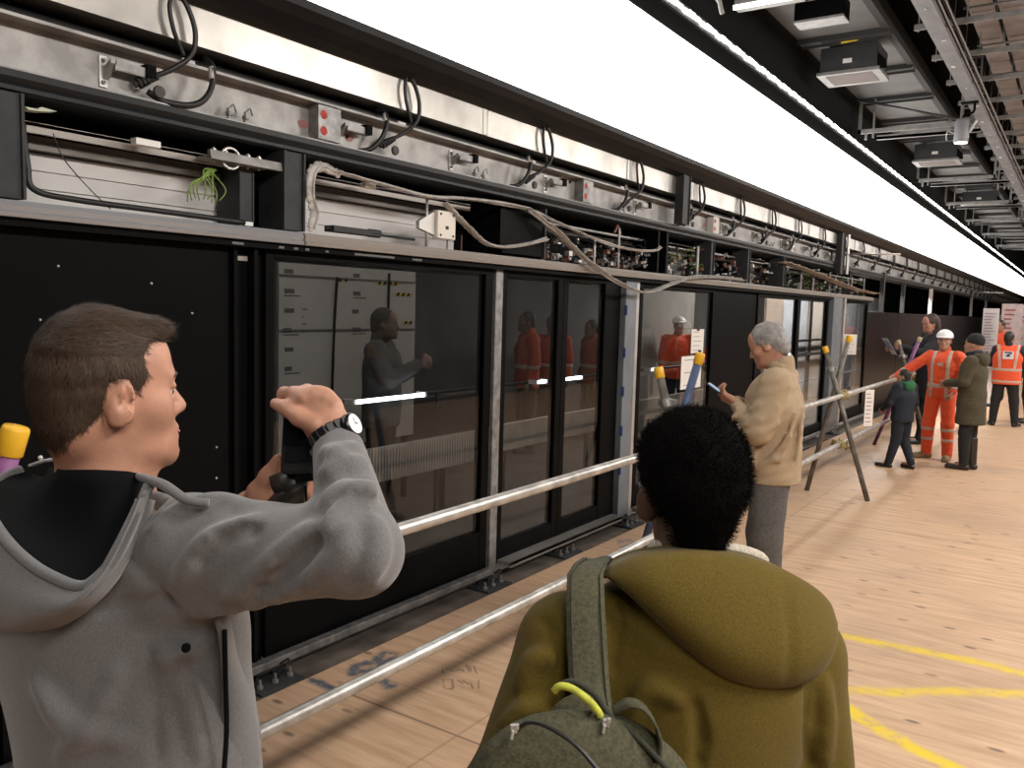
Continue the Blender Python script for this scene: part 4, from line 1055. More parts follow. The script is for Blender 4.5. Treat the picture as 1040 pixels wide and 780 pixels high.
for k in range(22):
    y = 7.0+1.16*k
    t = thing('tray_hanger', ('%s trapeze strut carrying the ceiling cable tray' % ORD[k]) if k < 12 else 'small far trapeze strut under the distant cable tray', 'strut', (-1.3, y, 4.55), 'trapeze struts under the cable tray')
    MB().box(-1.62, -.2, y-.02, y+.02, 4.615, 4.655).box(-1.62, -.2, y-.02, y-.015, 4.655, 4.67).build('strut', UNI, t)
    b = MB(); b.cyl((-1.58, y, 4.6), (-1.58, y, 5.75), .007, 6); b.cyl((-1.16, y, 4.6), (-1.16, y, 5.75), .007, 6); b.build('hanger_rod', UNI, t)
# pinkish decking and dark joist gaps to the right
xs = ((-1.20, -.98), (-.94, -.52), (-.46, .2), (.26, .9))
protos = {}
for k in range(11):
    y = 6.0+2.9*k
    for j, (x0, x1) in enumerate(xs):
        lab = '%s dusty grey deck sheet along the ceiling, %s strip right of the cable tray' % (ORD[k], ORD[j]) if k < 6 and j < 2 else 'dusty pinkish deck sheet at the upper right of the ceiling'
        if j not in protos:
            t = thing('deck_sheet', lab, 'ceiling sheet', ((x0+x1)/2, y, 4.85), 'dusty deck sheets'); protos[j] = t
            b = MB().box(x0, x1, y, y+2.87, 4.86, 4.88)
            for i in range(2): b.box(x0+.02, x1-.02, y+.9+i*1.0, y+.93+i*1.0, 4.85, 4.86)
            b.build('sheet', DECKP, t)
            b = MB()
            for yy in (y+.5, y+2.3): b.cyl(((x0+x1)/2, yy, 4.88), ((x0+x1)/2, yy, 5.75), .008, 6)
            b.build('hanger_rod', UNI, t)
        else: dup(protos[j], ((x0+x1)/2, y, 4.85), lab, 'dusty deck sheets')
for k in range(12):
    y = 8.0+1.33*k
    lab = '%s thin pale pipe crossing below the dusty deck sheets' % ORD[k]
    if k == 0:
        t = pp_ = thing('cross_pipe', lab, 'pipe', (-.2, y, 4.75), 'thin cross pipes')
        MB().cyl((-1.2, y, 4.76), (.8, y, 4.76), .012, 6).build('pipe', UNI, t, smooth=True)
        MB().cyl((-.96, y, 4.76), (-.96, y, 5.75), .006, 6).cyl((.23, y, 4.76), (.23, y, 5.75), .006, 6).build('hanger_rod', UNI, t)
    else: dup(pp_, (-.2, y, 4.75), lab, 'thin cross pipes')
b = None
for k in range(14):
    y = 8.6+1.1*k; x = -.72+.12*((k*5) % 3)
    t = thing('ceiling_fixing', ('%s small white-tipped fixing below the dusty deck' % ORD[k]), 'fixing', (x, y, 4.68), 'white-tipped fixings')
    MB().cyl((x, y, 4.70), (x, y, 4.86), .008, 6).build('stem', UNI, t)
    MB().ball((x, y, 4.70), .028, 8).build('tip', WHITEB, t, smooth=True)
# ladder racks standing up into the ceiling
for k, (x, y) in enumerate(((-1.72, 14.0), (-1.75, 20.5), (-1.75, 27))):
    t = thing('ladder_rack', ['upright perforated ladder rack above the spotlight', 'second upright ladder rack further along the ceiling', 'third tiny upright ladder rack in the distance'][k], 'ladder rack', (x, y, 4.5))
    b = MB()
    for dx in (0, .12, .2): b.box(x+dx, x+dx+.03, y, y+.03, 4.5, 5.7)
    b.build('rail', UNI, t)
    b = MB()
    for i in range(8): b.box(x, x+.23, y+.03, y+.04, 4.55+.14*i, 4.57+.14*i)
    b.build('rung', UNI, t)
# spotlight
t = thing('spotlight', 'grey cylindrical spotlight hanging below the cable tray, lit at its mouth', 'spotlight', (-1.52, 12.6, 4.08))
c0 = Vector((-1.53, 12.6, 4.09))
MB().lathe(c0, [(.085, 0), (.09, .01), (.088, .26), (.075, .30), (.02, .31)], 20).build('barrel', mat('lamp_grey', (.19, .19, .2), .45), t, smooth=True)
MB().lathe(c0+Vector((0, 0, -.004)), [(.001, -.002), (.075, -.002), (.075, .006), (.001, .006)], 20).build('lens', emission('spot_lens', (.9, .9, 1), 6), t)
MB().tube(bez([c0+Vector((0, 0, .30)), c0+Vector((.03, 0, .36)), c0+Vector((.12, 0, .38)), c0+Vector((.13, 0, .50))], 12), .016, 8).box(-1.56, -1.36, 12.55, 12.65, 4.58, 4.60).build('bracket', BLACK, t)
MB().obox(c0+Vector((.13, 0, .2)), (.02, .05, .16), Matrix.Rotation(.5, 3, 'Y')).build('yoke', mat('yoke_pale', (.5, .5, .5), .5), t)
MB().tube(bez([c0+Vector((-.09, 0, .12)), c0+Vector((-.16, 0, .16)), c0+Vector((-.18, 0, .1)), c0+Vector((-.17, 0, .04))], 12), .006, 6).build('cable', WHITEB, t, smooth=True)

# ---------------------------------------------------------------- unseen area lamps lighting the hall, the one behind the camera added as fill
def area(name, loc, sx, sy, e, col, rot=(0, 0, 0)):
    l = bpy.data.lights.new(name, 'AREA'); l.shape = 'RECTANGLE'; l.size = sx; l.size_y = sy; l.energy = e; l.color = col
    o = bpy.data.objects.new(name, l); COL.objects.link(o); o.location = loc; o.rotation_euler = rot; return o
LIGHTS = []
for y, e in ((-1.2, 40), (2.0, 75), (7, 75), (12, 75), (17, 75), (23, 75), (30, 75)):
    LIGHTS.append(area('hall_fill', (1.9, y, 4.1), .5, 2.2, e*1.28, (1, .945, .885), (0, R(28), 0)))
wd = bpy.data.worlds.new('world'); SC.world = wd; wd.use_nodes = True
wd.node_tree.nodes['Background'].inputs[0].default_value = (.9, .95, 1, 1); wd.node_tree.nodes['Background'].inputs[1].default_value = .02
SC.view_settings.view_transform = 'Standard'; SC.view_settings.look = 'None'; SC.view_settings.exposure = 1.05; SC.view_settings.gamma = 1
SC.view_settings.use_curve_mapping = False
# ================================================================ people
SKIN = mat('skin_light', (.41, .205, .135), .5, noise=.10, nscale=28, bump=.06, bscale=220, spec=.4)
SKIND = mat('skin_dark', (.085, .04, .024), .5, noise=.1, nscale=28, spec=.45)
SKINM = mat('skin_mid', (.40, .21, .14), .5, noise=.1, nscale=20)
EYEW = mat('eye_white', (.6, .57, .53), .25)
IRIS = mat('iris_brown', (.03, .02, .012), .2)
BROW = mat('brow_brown', (.06, .035, .02), .8)
def rotz(a): return np.array([[math.cos(a), -math.sin(a), 0], [math.sin(a), math.cos(a), 0], [0, 0, 1.]])
def rotx(a): return np.array([[1, 0, 0], [0, math.cos(a), -math.sin(a)], [0, math.sin(a), math.cos(a)]])
def roty(a): return np.array([[math.cos(a), 0, math.sin(a)], [0, 1, 0], [-math.sin(a), 0, math.cos(a)]])
def head_sdf(S, c, M, s=1.0, sy=1.0, neck=None, rn=.054, fine=False, ears=True, jaw=1.0):
    """c: head centre; M: 3x3 whose columns are right, forward, up"""
    c = np.array(c, dtype=float); M = np.array(M, dtype=float); D = np.array([s, s*sy, s])
    def w(p): return c + M @ (np.array(p)*D)
    def E(p, r, k, mode='add', rot=None): S.ell(w(p), np.array(r)*D, k, M if rot is None else M @ rot, mode)
    E((0, -.012, .030), (.077, .098, .094), .01)
    E((0, .030, -.030), (.063, .066, .088), .03)
    E((0, .051, -.086), (.047*jaw, .050, .033), .03)
    E((0, .090, -.101), (.021, .016, .018), .022)
    E((0, .060, .048), (.054, .034, .048), .03)
    E((0, .082, -.062), (.030, .016, .026), .02)
    E((0, -.06, -.04), (.055, .045, .05), .03)
    E((0, .083, .023), (.050, .018, .012), .014)
    for q in (-1, 1):
        E((.043*q, .060, -.024), (.020, .022, .022), .03)
        E((.032*q, .101, -.001), (.017, .014, .012), .012, 'sub')
    S.cone(w((0, .090, .012)), w((0, .113, -.028)), .0075*s, .0125*s, .012)
    for q in (-1, 1): S.ell(w((.012*q, .100, -.034)), np.array((.0085, .011, .008))*s, .006, M)
    E((0, .099, -.060), (.024, .010, .0070), .007)
    E((0, .097, -.0735), (.021, .010, .0080), .007)
    if fine:
        E((0, .110, -.0668), (.024, .012, .0016), .003, 'sub')
        E((0, .108, -.085), (.018, .009, .005), .008, 'sub')
        for q in (-1, 1): E((.032*q, .0905, .0085), (.018, .0075, .0055), .004); E((.032*q, .0895, -.0085), (.017, .006, .004), .004)
    if ears:
        for q in (-1, 1):
            er = rotx(-.22) @ rotz(-.42*q)
            E((.078*q, -.006, -.008), (.007, .022, .036), .004, rot=er)
            E((.0755*q, .006, -.022), (.006, .010, .018), .006, rot=er)
            if fine:
                E((.084*q, -.001, .002), (.006, .0105, .019), .004, 'sub', rot=er)
                E((.083*q, .010, -.012), (.007, .0055, .007), .003, 'sub', rot=er)
                E((.0825*q, -.004, .006), (.003, .005, .014), .003, rot=er)
    if neck is not None:
        S.cone(w((0, -.022, -.055)), neck, rn*s, rn*1.08*s, .03)
    return w
def add_eyes(t, w, M, s, iris=IRIS, brow=BROW, body=None):
    for q in (-1, 1):
        o = MB().ball(w((.032*q, .0795, .000)), .0120*s, 14).build('eye', EYEW, body or t, smooth=True)
        MB().ball(w((.033*q, .0872, -.001)), .0068*s, 10).build('iris', iris, o if body is None else body, smooth=True)
        p = [w((.014*q, .1005, .020)), w((.031*q, .0985, .026)), w((.049*q, .086, .022))]
        MB().tube(bez(p, 10), [.002*s]+[.0042*s]*9+[.0015*s], 6, flat=.004*s).build('eyebrow', brow, body or t, smooth=True)
def hand_sdf(S, wrist, d, nrm, q=1, s=1.0, curl=(.5, .55, .6, .65), thumb=.6, spread=.0):
    """d: pointing direction, nrm: palm facing direction, q=+1: thumb on the side d x nrm"""
    d = np.array(d, float); d /= np.linalg.norm(d); nrm = np.array(nrm, float); nrm -= d*(nrm@d); nrm /= np.linalg.norm(nrm)
    X = np.cross(d, nrm)*q; wv = np.array(wrist, float); M = np.stack([X, d, -nrm], 1)
    S.cone(wv-d*.03*s, wv+d*.02*s, .026*s, .027*s, .012, sq=(nrm, .72))
    S.rbox(wv+d*.052*s, np.array((.040, .046, .0145))*s, .013*s, .012, M)
    for i in range(4):
        b = wv+d*(.092-.004*abs(i-1))*s + X*(.030-.020*i)*s; L = (.072, .080, .075, .060)[i]*s; a = 0
        dirv = d; p = b-d*.012*s; r0 = (.0090, .0092, .0088, .0080)[i]*s
        for j, fr in enumerate((.45, .32, .23)):
            a += curl[i]*(.8, 1.15, .8)[j]; v = d*math.cos(a)+nrm*math.sin(a)+X*spread*(1.5-i)*.1
            n = p+v*(L*fr+(.012*s if j == 0 else 0)); S.cone(p, n, r0*(1-.1*j), r0*(1-.1*(j+1)), .004); p = n
    b = wv+d*.022*s+X*.026*s; v = d*.72+X*.62+nrm*.25; v /= np.linalg.norm(v); p = b+v*.042*s
    S.cone(b, p, .0145*s, .0115*s, .01); v2 = d*.85-X*.15*thumb+nrm*.5*thumb; v2 /= np.linalg.norm(v2); n = p+v2*.032*s; S.cone(p, n, .0112*s, .010*s, .006); S.cone(n, n+(v2+nrm*.2*thumb)*.024*s, .010*s, .0078*s, .004)

BASE = dict(ankL=(-.10, -.02, .085), ankR=(.10, -.02, .085), kneL=(-.105, .02, .49), kneR=(.105, .02, .49), hipL=(-.09, 0, .91), hipR=(.09, 0, .91),
            pel=(0, 0, .97), wai=(0, .005, 1.10), che=(0, .01, 1.30), neck=(0, -.015, 1.475), head=(0, .025, 1.63),
            shL=(-.18, -.01, 1.415), shR=(.18, -.01, 1.415), elL=(-.235, -.03, 1.14), elR=(.235, -.03, 1.14), wrL=(-.24, .06, .90), wrR=(.24, .06, .90),
            toeL=(-.13, .16, .03), toeR=(.13, .16, .03))
def person(label, loc, yaw, height, pose=None, hy=0, hp=0, hr=0, h=.010, skin=SKIN, top=None, legs=None, shoes=None, hair=None, hem=.80, girth=1.0, coat=None,
           hand=True, belly=0.0, fingers=False, wr=1.0, group=None, hairkind='short', bands=None, bandm=None, legband=None, collar=True, name='person', shoe_s=1.0, flare=0.0, handd=None, hoodm=None, eyes=False, sleeve_end=.0, folds=()):
    J = {k: np.array(v, float) for k, v in dict(BASE, **(pose or {})).items()}
    s = height/1.755
    t = thing(name, label, 'person', loc, group)
    M = rotz(yaw)*s; xf = (M, loc)
    HM = rotz(hy) @ rotx(-hp) @ roty(hr)
    allp = np.stack(list(J.values())); lo = allp.min(0)-.19; hi = allp.max(0)+.19; lo[2] = -.01; hi[2] = J['head'][2]+.17
    g = girth
    # -------- body: one skin from head to feet
    S = Solid(lo, hi, h)
    w = head_sdf(S, J['head'], HM, 1.0, neck=J['neck']+np.array((0, .005, -.02)), fine=h < .0085)
    S.cone(J['neck']-np.array((0, 0, .03)), J['che'], .06, .10, .04, sq=((0, 1, 0), .8)); S.cone(J['che'], J['pel'], .115*g, .105*g, .05, sq=((0, 1, 0), .75))
    for q in 'LR':
        S.cone(J['neck']-np.array((0, 0, .05)), J['sh'+q], .045, .045, .03); S.chain([J['sh'+q], J['el'+q], J['wr'+q]], [.044, .036, .026], .02)
        S.chain([J['hip'+q], J['kne'+q], J['ank'+q]], [.072, .05, .036], .03); S.cone(J['ank'+q]-np.array((0, 0, .03)), J['toe'+q]+np.array((0, 0, .01)), .033, .028, .02)
        d = J['wr'+q]-J['el'+q]; n0 = np.array((1. if q == 'L' else -1., .2, 0)); sd = 1 if q == 'L' else -1
        if handd and q in handd: d, n0 = np.array(handd[q][0], float), np.array(handd[q][1], float)
        if hand:
            if fingers or h <= .011: hand_sdf(S, J['wr'+q], d, n0, sd if not (handd and q in handd and len(handd[q]) > 2) else handd[q][2], 1.05, thumb=.5)
            else: S.ell(J['wr'+q]+d/np.linalg.norm(d)*.07, (.035, .035, .06), .02)
    # keep the skin inside the clothes: only head, neck, hands matter to the eye
    body = put('body', S, skin, t, xf)
    if eyes:
        wv = lambda p: np.array(loc)+M @ w(p)
        add_eyes(t, wv, rotz(yaw) @ HM, s, body=body)
    # -------- trousers
    if legs is not None:
        T = Solid((lo[0], lo[1], .03), (hi[0], hi[1], 1.12), h)
        T.ell(J['pel']-np.array((0, -.005, .03)), (.150*g, .100*g, .12), .02)
        for q in 'LR': T.chain([J['hip'+q], J['kne'+q], J['ank'+q]+np.array((0, 0, -.01))], [.098*g, .073*g*wr, .062*wr], .025)
        wv1 = waves(3, 26); T.push(lambda X, Y, Z: .006*wv1(X*1.0, Y*1.0, Z*1.6)); T.cut((0, 0, .05), (0, 0, -1))
        put('trousers', T, legs, t, xf)
        if legband is not None:
            for z in legband:
                Q = T.copy(); Q.d = Q.d-.004; Q.cut((0, 0, z+.022), (0, 0, 1)); Q.cut((0, 0, z-.022), (0, 0, -1)); put('reflective_band', Q, bandm, t, xf)
    # -------- shoes
    if shoes is not None:
        for q in 'LR':
            a, b = J['ank'+q], J['toe'+q]; Q = Solid(np.minimum(a, b)-.11, np.maximum(a, b)+np.array((.11, .11, .22)), min(h, .009)); dd = b-a; dd[2] = 0; dd /= np.linalg.norm(dd)
            Q.cone((*(a-dd*.035)[:2], .036), (*b[:2], .030), .042*shoe_s, .040*shoe_s, .02); Q.cone((*a[:2], .05), a+np.array((0, 0, .05)), .045*shoe_s, .045*shoe_s, .02); Q.cut((0, 0, .002), (0, 0, -1))
            put('shoe', Q, shoes, t, xf)
    # -------- jacket or coat
    if top is not None:
        T = Solid((lo[0], lo[1], hem-.05), (hi[0], hi[1], J['neck'][2]+.12), h)
        T.ell(J['che']+np.array((0, 0, -.02)), (.185*g, .125*g, .20), .03)
        T.cone(J['che']-np.array((0, .0, .05)), np.array((J['pel'][0], J['pel'][1], hem+.02)), .178*g, (.178+flare)*g, .05, sq=((0, 1, 0), .76))
        if belly: T.ell(J['wai']+np.array((0, .05, 0)), (.15, .08+belly, .17), .06)
        T.cone(J['neck']-np.array((0, 0, .035)), J['che']-np.array((0, 0, .02)), .072, .15, .05, sq=((0, 1, 0), .7))
        for q in 'LR':
            T.cone(J['neck']-np.array((0, 0, .055)), J['sh'+q], .062, .070, .04); T.chain([J['sh'+q], J['el'+q]], [.076*g, .060*g], .03)
            d = J['wr'+q]-J['el'+q]; T.cone(J['el'+q], J['wr'+q]-d*(.02+sleeve_end), .061*g, .044, .02)
        for pts, r in folds: T.chain([np.array(q, float) for q in pts], [r*.4]+[r]*(len(pts)-2)+[r*.4], .028)
        wv1 = waves(int(abs(loc[0])*100) % 50, 24); wv2 = waves(9, 55)
        T.push(lambda X, Y, Z: .011*wv1(X, Y, Z*1.3)+.0055*wv2(X, Y, Z*1.4)); T.cut((0, 0, hem), (0, 0, -1))
        if collar: T.cone(J['neck']+np.array((0, -.005, .01)), J['neck']+np.array((0, .0, .055)), .072, .070, .01); T.cone(J['neck']+np.array((0, .01, .03)), J['neck']+np.array((0, .015, .15)), .058, .066, .004, mode='sub')
        put('jacket', T, top, t, xf)
        if bands is not None:
            for (p, n, hw) in bands:
                Q = T.copy(); Q.d = Q.d-.004; p = np.array(p); n = np.array(n, float); n /= np.linalg.norm(n); Q.cut(p+n*hw, n); Q.cut(p-n*hw, -n); put('reflective_band', Q, bandm, t, xf)
        if hoodm is not None:
            Q = Solid(J['neck']-.25, J['neck']+.25, h); nb = J['neck']
            Q.ell(nb+np.array((0, -.085, -.03)), (.13, .07, .10), .02); Q.chain([nb+np.array((.10, -.02, .02)), nb+np.array((.0, -.09, .05)), nb+np.array((-.10, -.02, .02))], [.03, .04, .03], .03)
            Q.ell(nb+np.array((0, -.05, .08)), (.085, .06, .08), .02, mode='sub'); put('hood', Q, hoodm, t, xf)
    # -------- hair
    if hair is not None:
        Q = Solid(J['head']-.19, J['head']+.19, min(h, .008)); c = J['head']
        def ww(p): return c+HM @ np.array(p)
        if hairkind in ('short', 'long'):
            Q.ell(ww((0, -.014, .034)), (.083, .104, .100), .01, HM)
            Q.ell(ww((0, -.065, -.03)), (.066, .050, .07), .03, HM)
            if hairkind == 'long':
                Q.ell(ww((0, -.06, -.07)), (.085, .065, .12), .03, HM); Q.ell(ww((0, -.03, .02)), (.09, .10, .10), .02, HM)
            Q.ell(ww((0, .10, -.02)), (.075, .07, .095), .015, HM, 'sub')
            for q in (-1, 1): Q.ell(ww((.085*q, .02, -.05)), (.03, .045, .05), .01, HM, 'sub')
            wv3 = waves(5, 160); Q.push(lambda X, Y, Z: .0035*wv3(X, Y, Z))
            put('hair', Q, hair, t, xf)
        elif hairkind == 'beanie':
            Q.ell(ww((0, -.015, .045)), (.092, .112, .105), .01, HM); Q.cut(ww((0, .0, .012)), HM @ np.array((0, .25, -1))); wv3 = waves(5, 120); Q.push(lambda X, Y, Z: .002*wv3(X, Y, Z)); put('beanie', Q, hair, t, xf)
        elif hairkind == 'helmet':
            Q.ell(ww((0, -.008, .055)), (.105, .132, .098), .0, HM); Q.ell(ww((0, .09, .045)), (.085, .075, .018), .02, HM); Q.cone(ww((0, -.11, .06)), ww((0, .10, .10)), .008, .008, .03)
            Q.cut(ww((0, 0, .035)), HM @ np.array((0, .12, -1))); Q.ell(ww((0, -.012, .03)), (.085, .105, .10), .0, HM, 'sub'); put('hard_hat', Q, hair, t, xf)
            R2 = Solid(J['head']-.19, J['head']+.19, min(h, .008)); R2.ell(ww((0, -.065, -.02)), (.07, .05, .07), .02, HM); R2.ell(ww((0, -.02, .02)), (.08, .10, .06), .02, HM); R2.ell(ww((0, .10, -.02)), (.085, .08, .095), .01, HM, 'sub'); put('hair', R2, BROW, t, xf)
    return t, J, M, np.array(loc)

# ================================================================ man in grey hoodie (near left)
HEATH = mat('grey_heather', (.118, .113, .113), .85, noise=.14, nscale=420, stretch=(1, 1, .6), bump=.15, bscale=500, sheen=.25, detail=3)
HOODB = mat('black_lining', (.004, .004, .0045), .9, spec=.1)
HAIRB = mat('hair_brown', (.042, .026, .017), .65, spec=.2, noise=.45, nscale=90, stretch=(1, 1, .35), bump=.4, bscale=180)
STRB = mat('hair_strand_brown', (.060, .038, .025), .6, spec=.2)
def A(p): return np.array(p, dtype=float)
def PP(*q): return A(P(*q))
HS = .95; HSY = .90
hc = PP(110, 399, 1.2)
hyaw = R(-15)
HMg = rotz(hyaw) @ rotx(R(2))
man = thing('person', 'man in grey hoodie with short brown hair raising a small camera', 'person', (hc[0], hc[1], 0))
Nk = PP(104, 503, 1.22)
tf = A((-math.sin(R(20)), math.cos(R(20)), 0)); tr = A((math.cos(R(20)), math.sin(R(20)), 0)); up = A((0, 0, 1)); TM = np.stack([tr, tf, up], 1)
SR = PP(196, 566, 1.13); ER = PP(364, 560, 1.0); WR = PP(342, 449, 1.145)
SL = Nk - tr*.185 - up*.095; EL = PP(120, 640, 1.5); WL = PP(254, 538, 1.275)
Wc = PP(139, 752, 1.175)
CH = Nk*.5+Wc*.5 + tf*.0
lo = np.minimum.reduce([hc-.16, SL-.1, EL-.1, WR-.1, Wc-.12]); hi = np.maximum.reduce([hc+.16, SR+.1, ER+.1, WR+.2, WL+.12])
lo[2] = Wc[2]-.1; hi[2] = hc[2]+.15
S = Solid(lo, hi, .0036)
wh = head_sdf(S, hc, HMg, HS, HSY, neck=Nk+tr*.012-up*.01, rn=.054, fine=True, jaw=1.08)
S.cone(Nk, CH, .06, .10, .04); S.cone(CH, Wc, .11, .10, .04)
S.cone(Nk-up*.05, SR, .045, .045, .03); S.chain([SR, ER, WR], [.044, .037, .026], .02); S.cone(Nk-up*.05, SL, .045, .045, .03); S.chain([SL, EL, WL], [.044, .037, .026], .02)
# right hand closed over the top of the camera
cd = A(CF)
S.cone(WR, PP(336, 437, 1.148), .0255, .027, .015, sq=(cd, .75))
S.cone(PP(336, 437, 1.148), PP(322, 414, 1.160), .029, .031, .012, sq=(cd, .55)); S.cone(PP(330, 430, 1.15), PP(307, 412, 1.160), .025, .019, .012, sq=(cd, .55))
for ch, r in (([(309, 405, 1.158), (299, 400, 1.17), (289, 400, 1.185), (285, 410, 1.20)], .0098), ([(320, 402, 1.160), (312, 398, 1.18), (303, 404, 1.205), (299, 420, 1.215)], .0100), ([(331, 404, 1.160), (324, 401, 1.185), (315, 412, 1.21), (311, 428, 1.21)], .0096), ([(340, 411, 1.157), (334, 409, 1.18), (325, 422, 1.205), (320, 436, 1.205)], .0088)):
    S.chain([PP(*q) for q in ch], [r*1.12, r, r*.95, r*.85], .0075)
    S.ell(PP(ch[0][0], ch[0][1], ch[0][2]-.008), (.009, .009, .008), .007)
S.chain([PP(320, 432, 1.138), PP(304, 424, 1.142), PP(291, 415, 1.155), PP(280, 410, 1.168)], [.0145, .0118, .0105, .0085], .006)
# left hand cradling it from below
S.cone(WL, PP(259, 522, 1.262), .027, .030, .015, sq=(cd, .7))
S.cone(PP(259, 522, 1.262), PP(276, 512, 1.25), .036, .032, .02, sq=(cd, .6))
S.chain([PP(256, 524, 1.25), PP(262, 500, 1.235), PP(272, 484, 1.225), PP(283, 466, 1.215)], [.017, .0145, .0115, .0085], .012)
for ch, r in (([(287, 512, 1.25), (302, 498, 1.255), (314, 484, 1.245), (313, 469, 1.225)], .0092), ([(289, 519, 1.252), (306, 506, 1.26), (317, 493, 1.25), (309, 483, 1.225)], .0092), ([(287, 527, 1.255), (304, 518, 1.265), (315, 505, 1.255), (309, 497, 1.235)], .0088), ([(283, 533, 1.258), (297, 527, 1.265), (306, 517, 1.258), (302, 509, 1.24)], .0078)):
    S.chain([PP(*q) for q in ch], [r*1.1, r, r*.95, r*.82], .007)
v, f = S.mesh(1)
body = mesh_obj('body', v, f, SKIN, man, smooth=True, fix=False)
add_eyes(man, wh, HMg, HS, body=body)
MB().tube(bez([wh((-.020, .1045, -.0665)), wh((-.008, .1085, -.066)), wh((.008, .1085, -.066)), wh((.020, .1045, -.0665))], 10), .0022, 6, flat=.0014).build('lips', mat('lip_pink', (.34, .14, .11), .5), body, smooth=True)
# hair
Q = Solid(hc-.17, hc+.17, .003)
def EH(p, r, k, mode='add'): Q.ell(wh(p), A(r)*A((HS, HS*HSY, HS)), k, HMg, mode)
EH((0, -.014, .034), (.0815, .1045, .0985), .01); EH((0, -.066, -.028), (.060, .046, .062), .03)
EH((0, .070, .092), (.050, .034, .020), .03)
EH((0, .116, .022), (.085, .056, .078), .010, 'sub'); EH((0, .10, -.07), (.09, .085, .085), .010, 'sub')
for q in (-1, 1):
    EH((.088*q, .018, -.06), (.036, .052, .052), .010, 'sub'); EH((.084*q, -.008, -.012), (.018, .027, .040), .008, 'sub'); EH((.078*q, .070, .055), (.034, .030, .034), .010, 'sub'); EH((.076*q, .070, .0), (.034, .034, .050), .008, 'sub')
Q.cut(wh((0, 0, -.088)), HMg @ A((0, .1, -1)), .015)
wv3 = waves(5, 210); wv4 = waves(6, 420); Q.push(lambda X, Y, Z: .0016*wv3(X, Y, Z)+.0010*wv4(X, Y, Z))
hv, hf = Q.mesh(1)
hair = mesh_obj('hair', hv, hf, HAIRB, man, smooth=True, fix=False)
fw, upv = HMg[:, 1], HMg[:, 2]
def comb(p, n):
    l = HMg.T @ (p-hc)
    if l[2] > .06: return fw*1.0 - upv*.1 + HMg[:, 0]*(.3*np.sign(l[0]))
    return -upv*.9 + fw*(.15 if l[1] > -.02 else -.1)
mb = strands(hv, hf, 15000, .017, .0005, 4, comb, lift=.16, jitter=.28)
mb.build('hair_strands', STRB, hair, fix=False)
def fringe(p): l = HMg.T @ (p-hc); return l[1] > .05 and l[2] > .085
mb = strands(hv, hf, 6000, .016, .0005, 9, lambda p, n: fw+upv*.1, keep=fringe, lift=.3, jitter=.3)
if mb.v: mb.build('fringe', STRB, hair, fix=False)
# jacket
lo = np.minimum.reduce([SL-.15, EL-.12, Wc-.3]); hi = np.maximum.reduce([SR+.15, ER+.12, WR+.08, WL+.08, Nk+.1]); lo[2] = .84
J = Solid(lo, hi, .0065)
J.ell(CH-up*.03, (.185, .120, .17), .03, TM)
J.cone(CH+up*.02, Wc, .165, .160, .06, sq=(tf, .74)); J.cone(Wc, (Wc[0], Wc[1], .86), .160, .168, .05, sq=(tf, .74))
J.cone(Nk-up*.085, CH, .066, .14, .05, sq=(tf, .75))
J.cone(Nk-up*.085, SR, .056, .072, .04); J.cone(Nk-up*.085, SL, .056, .072, .04)
J.cone(SR, ER, .080, .047, .035); J.cone(ER, WR+(ER-WR)*.10, .048, .033, .022); J.cone(SL, EL, .08, .06, .03); J.cone(EL, WL+(EL-WL)*.10, .06, .038, .02)
wv1 = waves(21, 17); wv2 = waves(22, 42); J.push(lambda X, Y, Z: .008*wv1(X*1.2, Y, Z*.8)+.0025*wv2(X, Y, Z))
for pts, r in (([(150, 548), (185, 520), (222, 510), (255, 516)], .009), ([(180, 590), (212, 552), (262, 530)], .009), ([(232, 606), (275, 575), (318, 536)], .010), ([(200, 624), (280, 604), (345, 566), (352, 535)], .009), ([(328, 548), (350, 522), (372, 508)], .009), ([(332, 512), (352, 500), (378, 498)], .008),
               ([(330, 482), (346, 476), (368, 470)], .007), ([(330, 462), (345, 460), (362, 456)], .005), ([(372, 590), (384, 560), (380, 530)], .007), ([(40, 690), (70, 735), (130, 752)], .011), ([(165, 650), (190, 700), (205, 770)], .010), ([(120, 680), (100, 730), (60, 770)], .008), ([(210, 640), (190, 660), (150, 668)], .008)): J.fold(pts, r, .016, out=-.002)
for pts, r in (([(120, 556), (150, 585), (175, 618), (196, 652)], .0035), ([(98, 620), (150, 612), (172, 606)], .003), ([(200, 575), (232, 545), (262, 538)], .006), ([(262, 600), (300, 572), (326, 548)], .007), ([(334, 532), (356, 512), (372, 505)], .006), ([(150, 660), (156, 710), (160, 775)], .003)): J.fold(pts, r, .012, out=.001, mode='sub')
J.cut((0, 0, .87), (0, 0, -1))
J.cone(Nk-up*.01, hc-up*.05, .064, .068, .01, mode='sub'); J.chain([PP(60, 505, 1.20), PP(85, 525, 1.14), PP(120, 515, 1.12)], [.07, .085, .06], .02, mode='sub')
put('jacket', J, HEATH, man)
# open front flap of the jacket (right hand side)
rows = []
for (y, xa, xb, da, db) in ((612, 214, 231, 1.06, 1.13), (640, 220, 233, 1.07, 1.15), (668, 224, 240, 1.085, 1.17), (700, 226, 252, 1.10, 1.175), (735, 226, 260, 1.11, 1.175), (775, 224, 263, 1.12, 1.175), (860, 222, 268, 1.13, 1.18), (980, 220, 270, 1.14, 1.19)):
    rows.append([P(xa+(xb-xa)*t, y+3*math.sin(t*7), da+(db-da)*t - .018*math.sin(t*math.pi)) for t in [i/8 for i in range(9)]])
MB().sheet(rows, .006).build('front_flap', HEATH, man, smooth=True)
MB().tube(bez([P(228, 640, 1.065), P(229, 690, 1.075), P(230, 745, 1.08), P(226, 800, 1.09)], 16), .0035, 6).build('zip', HOODB, man, smooth=True)
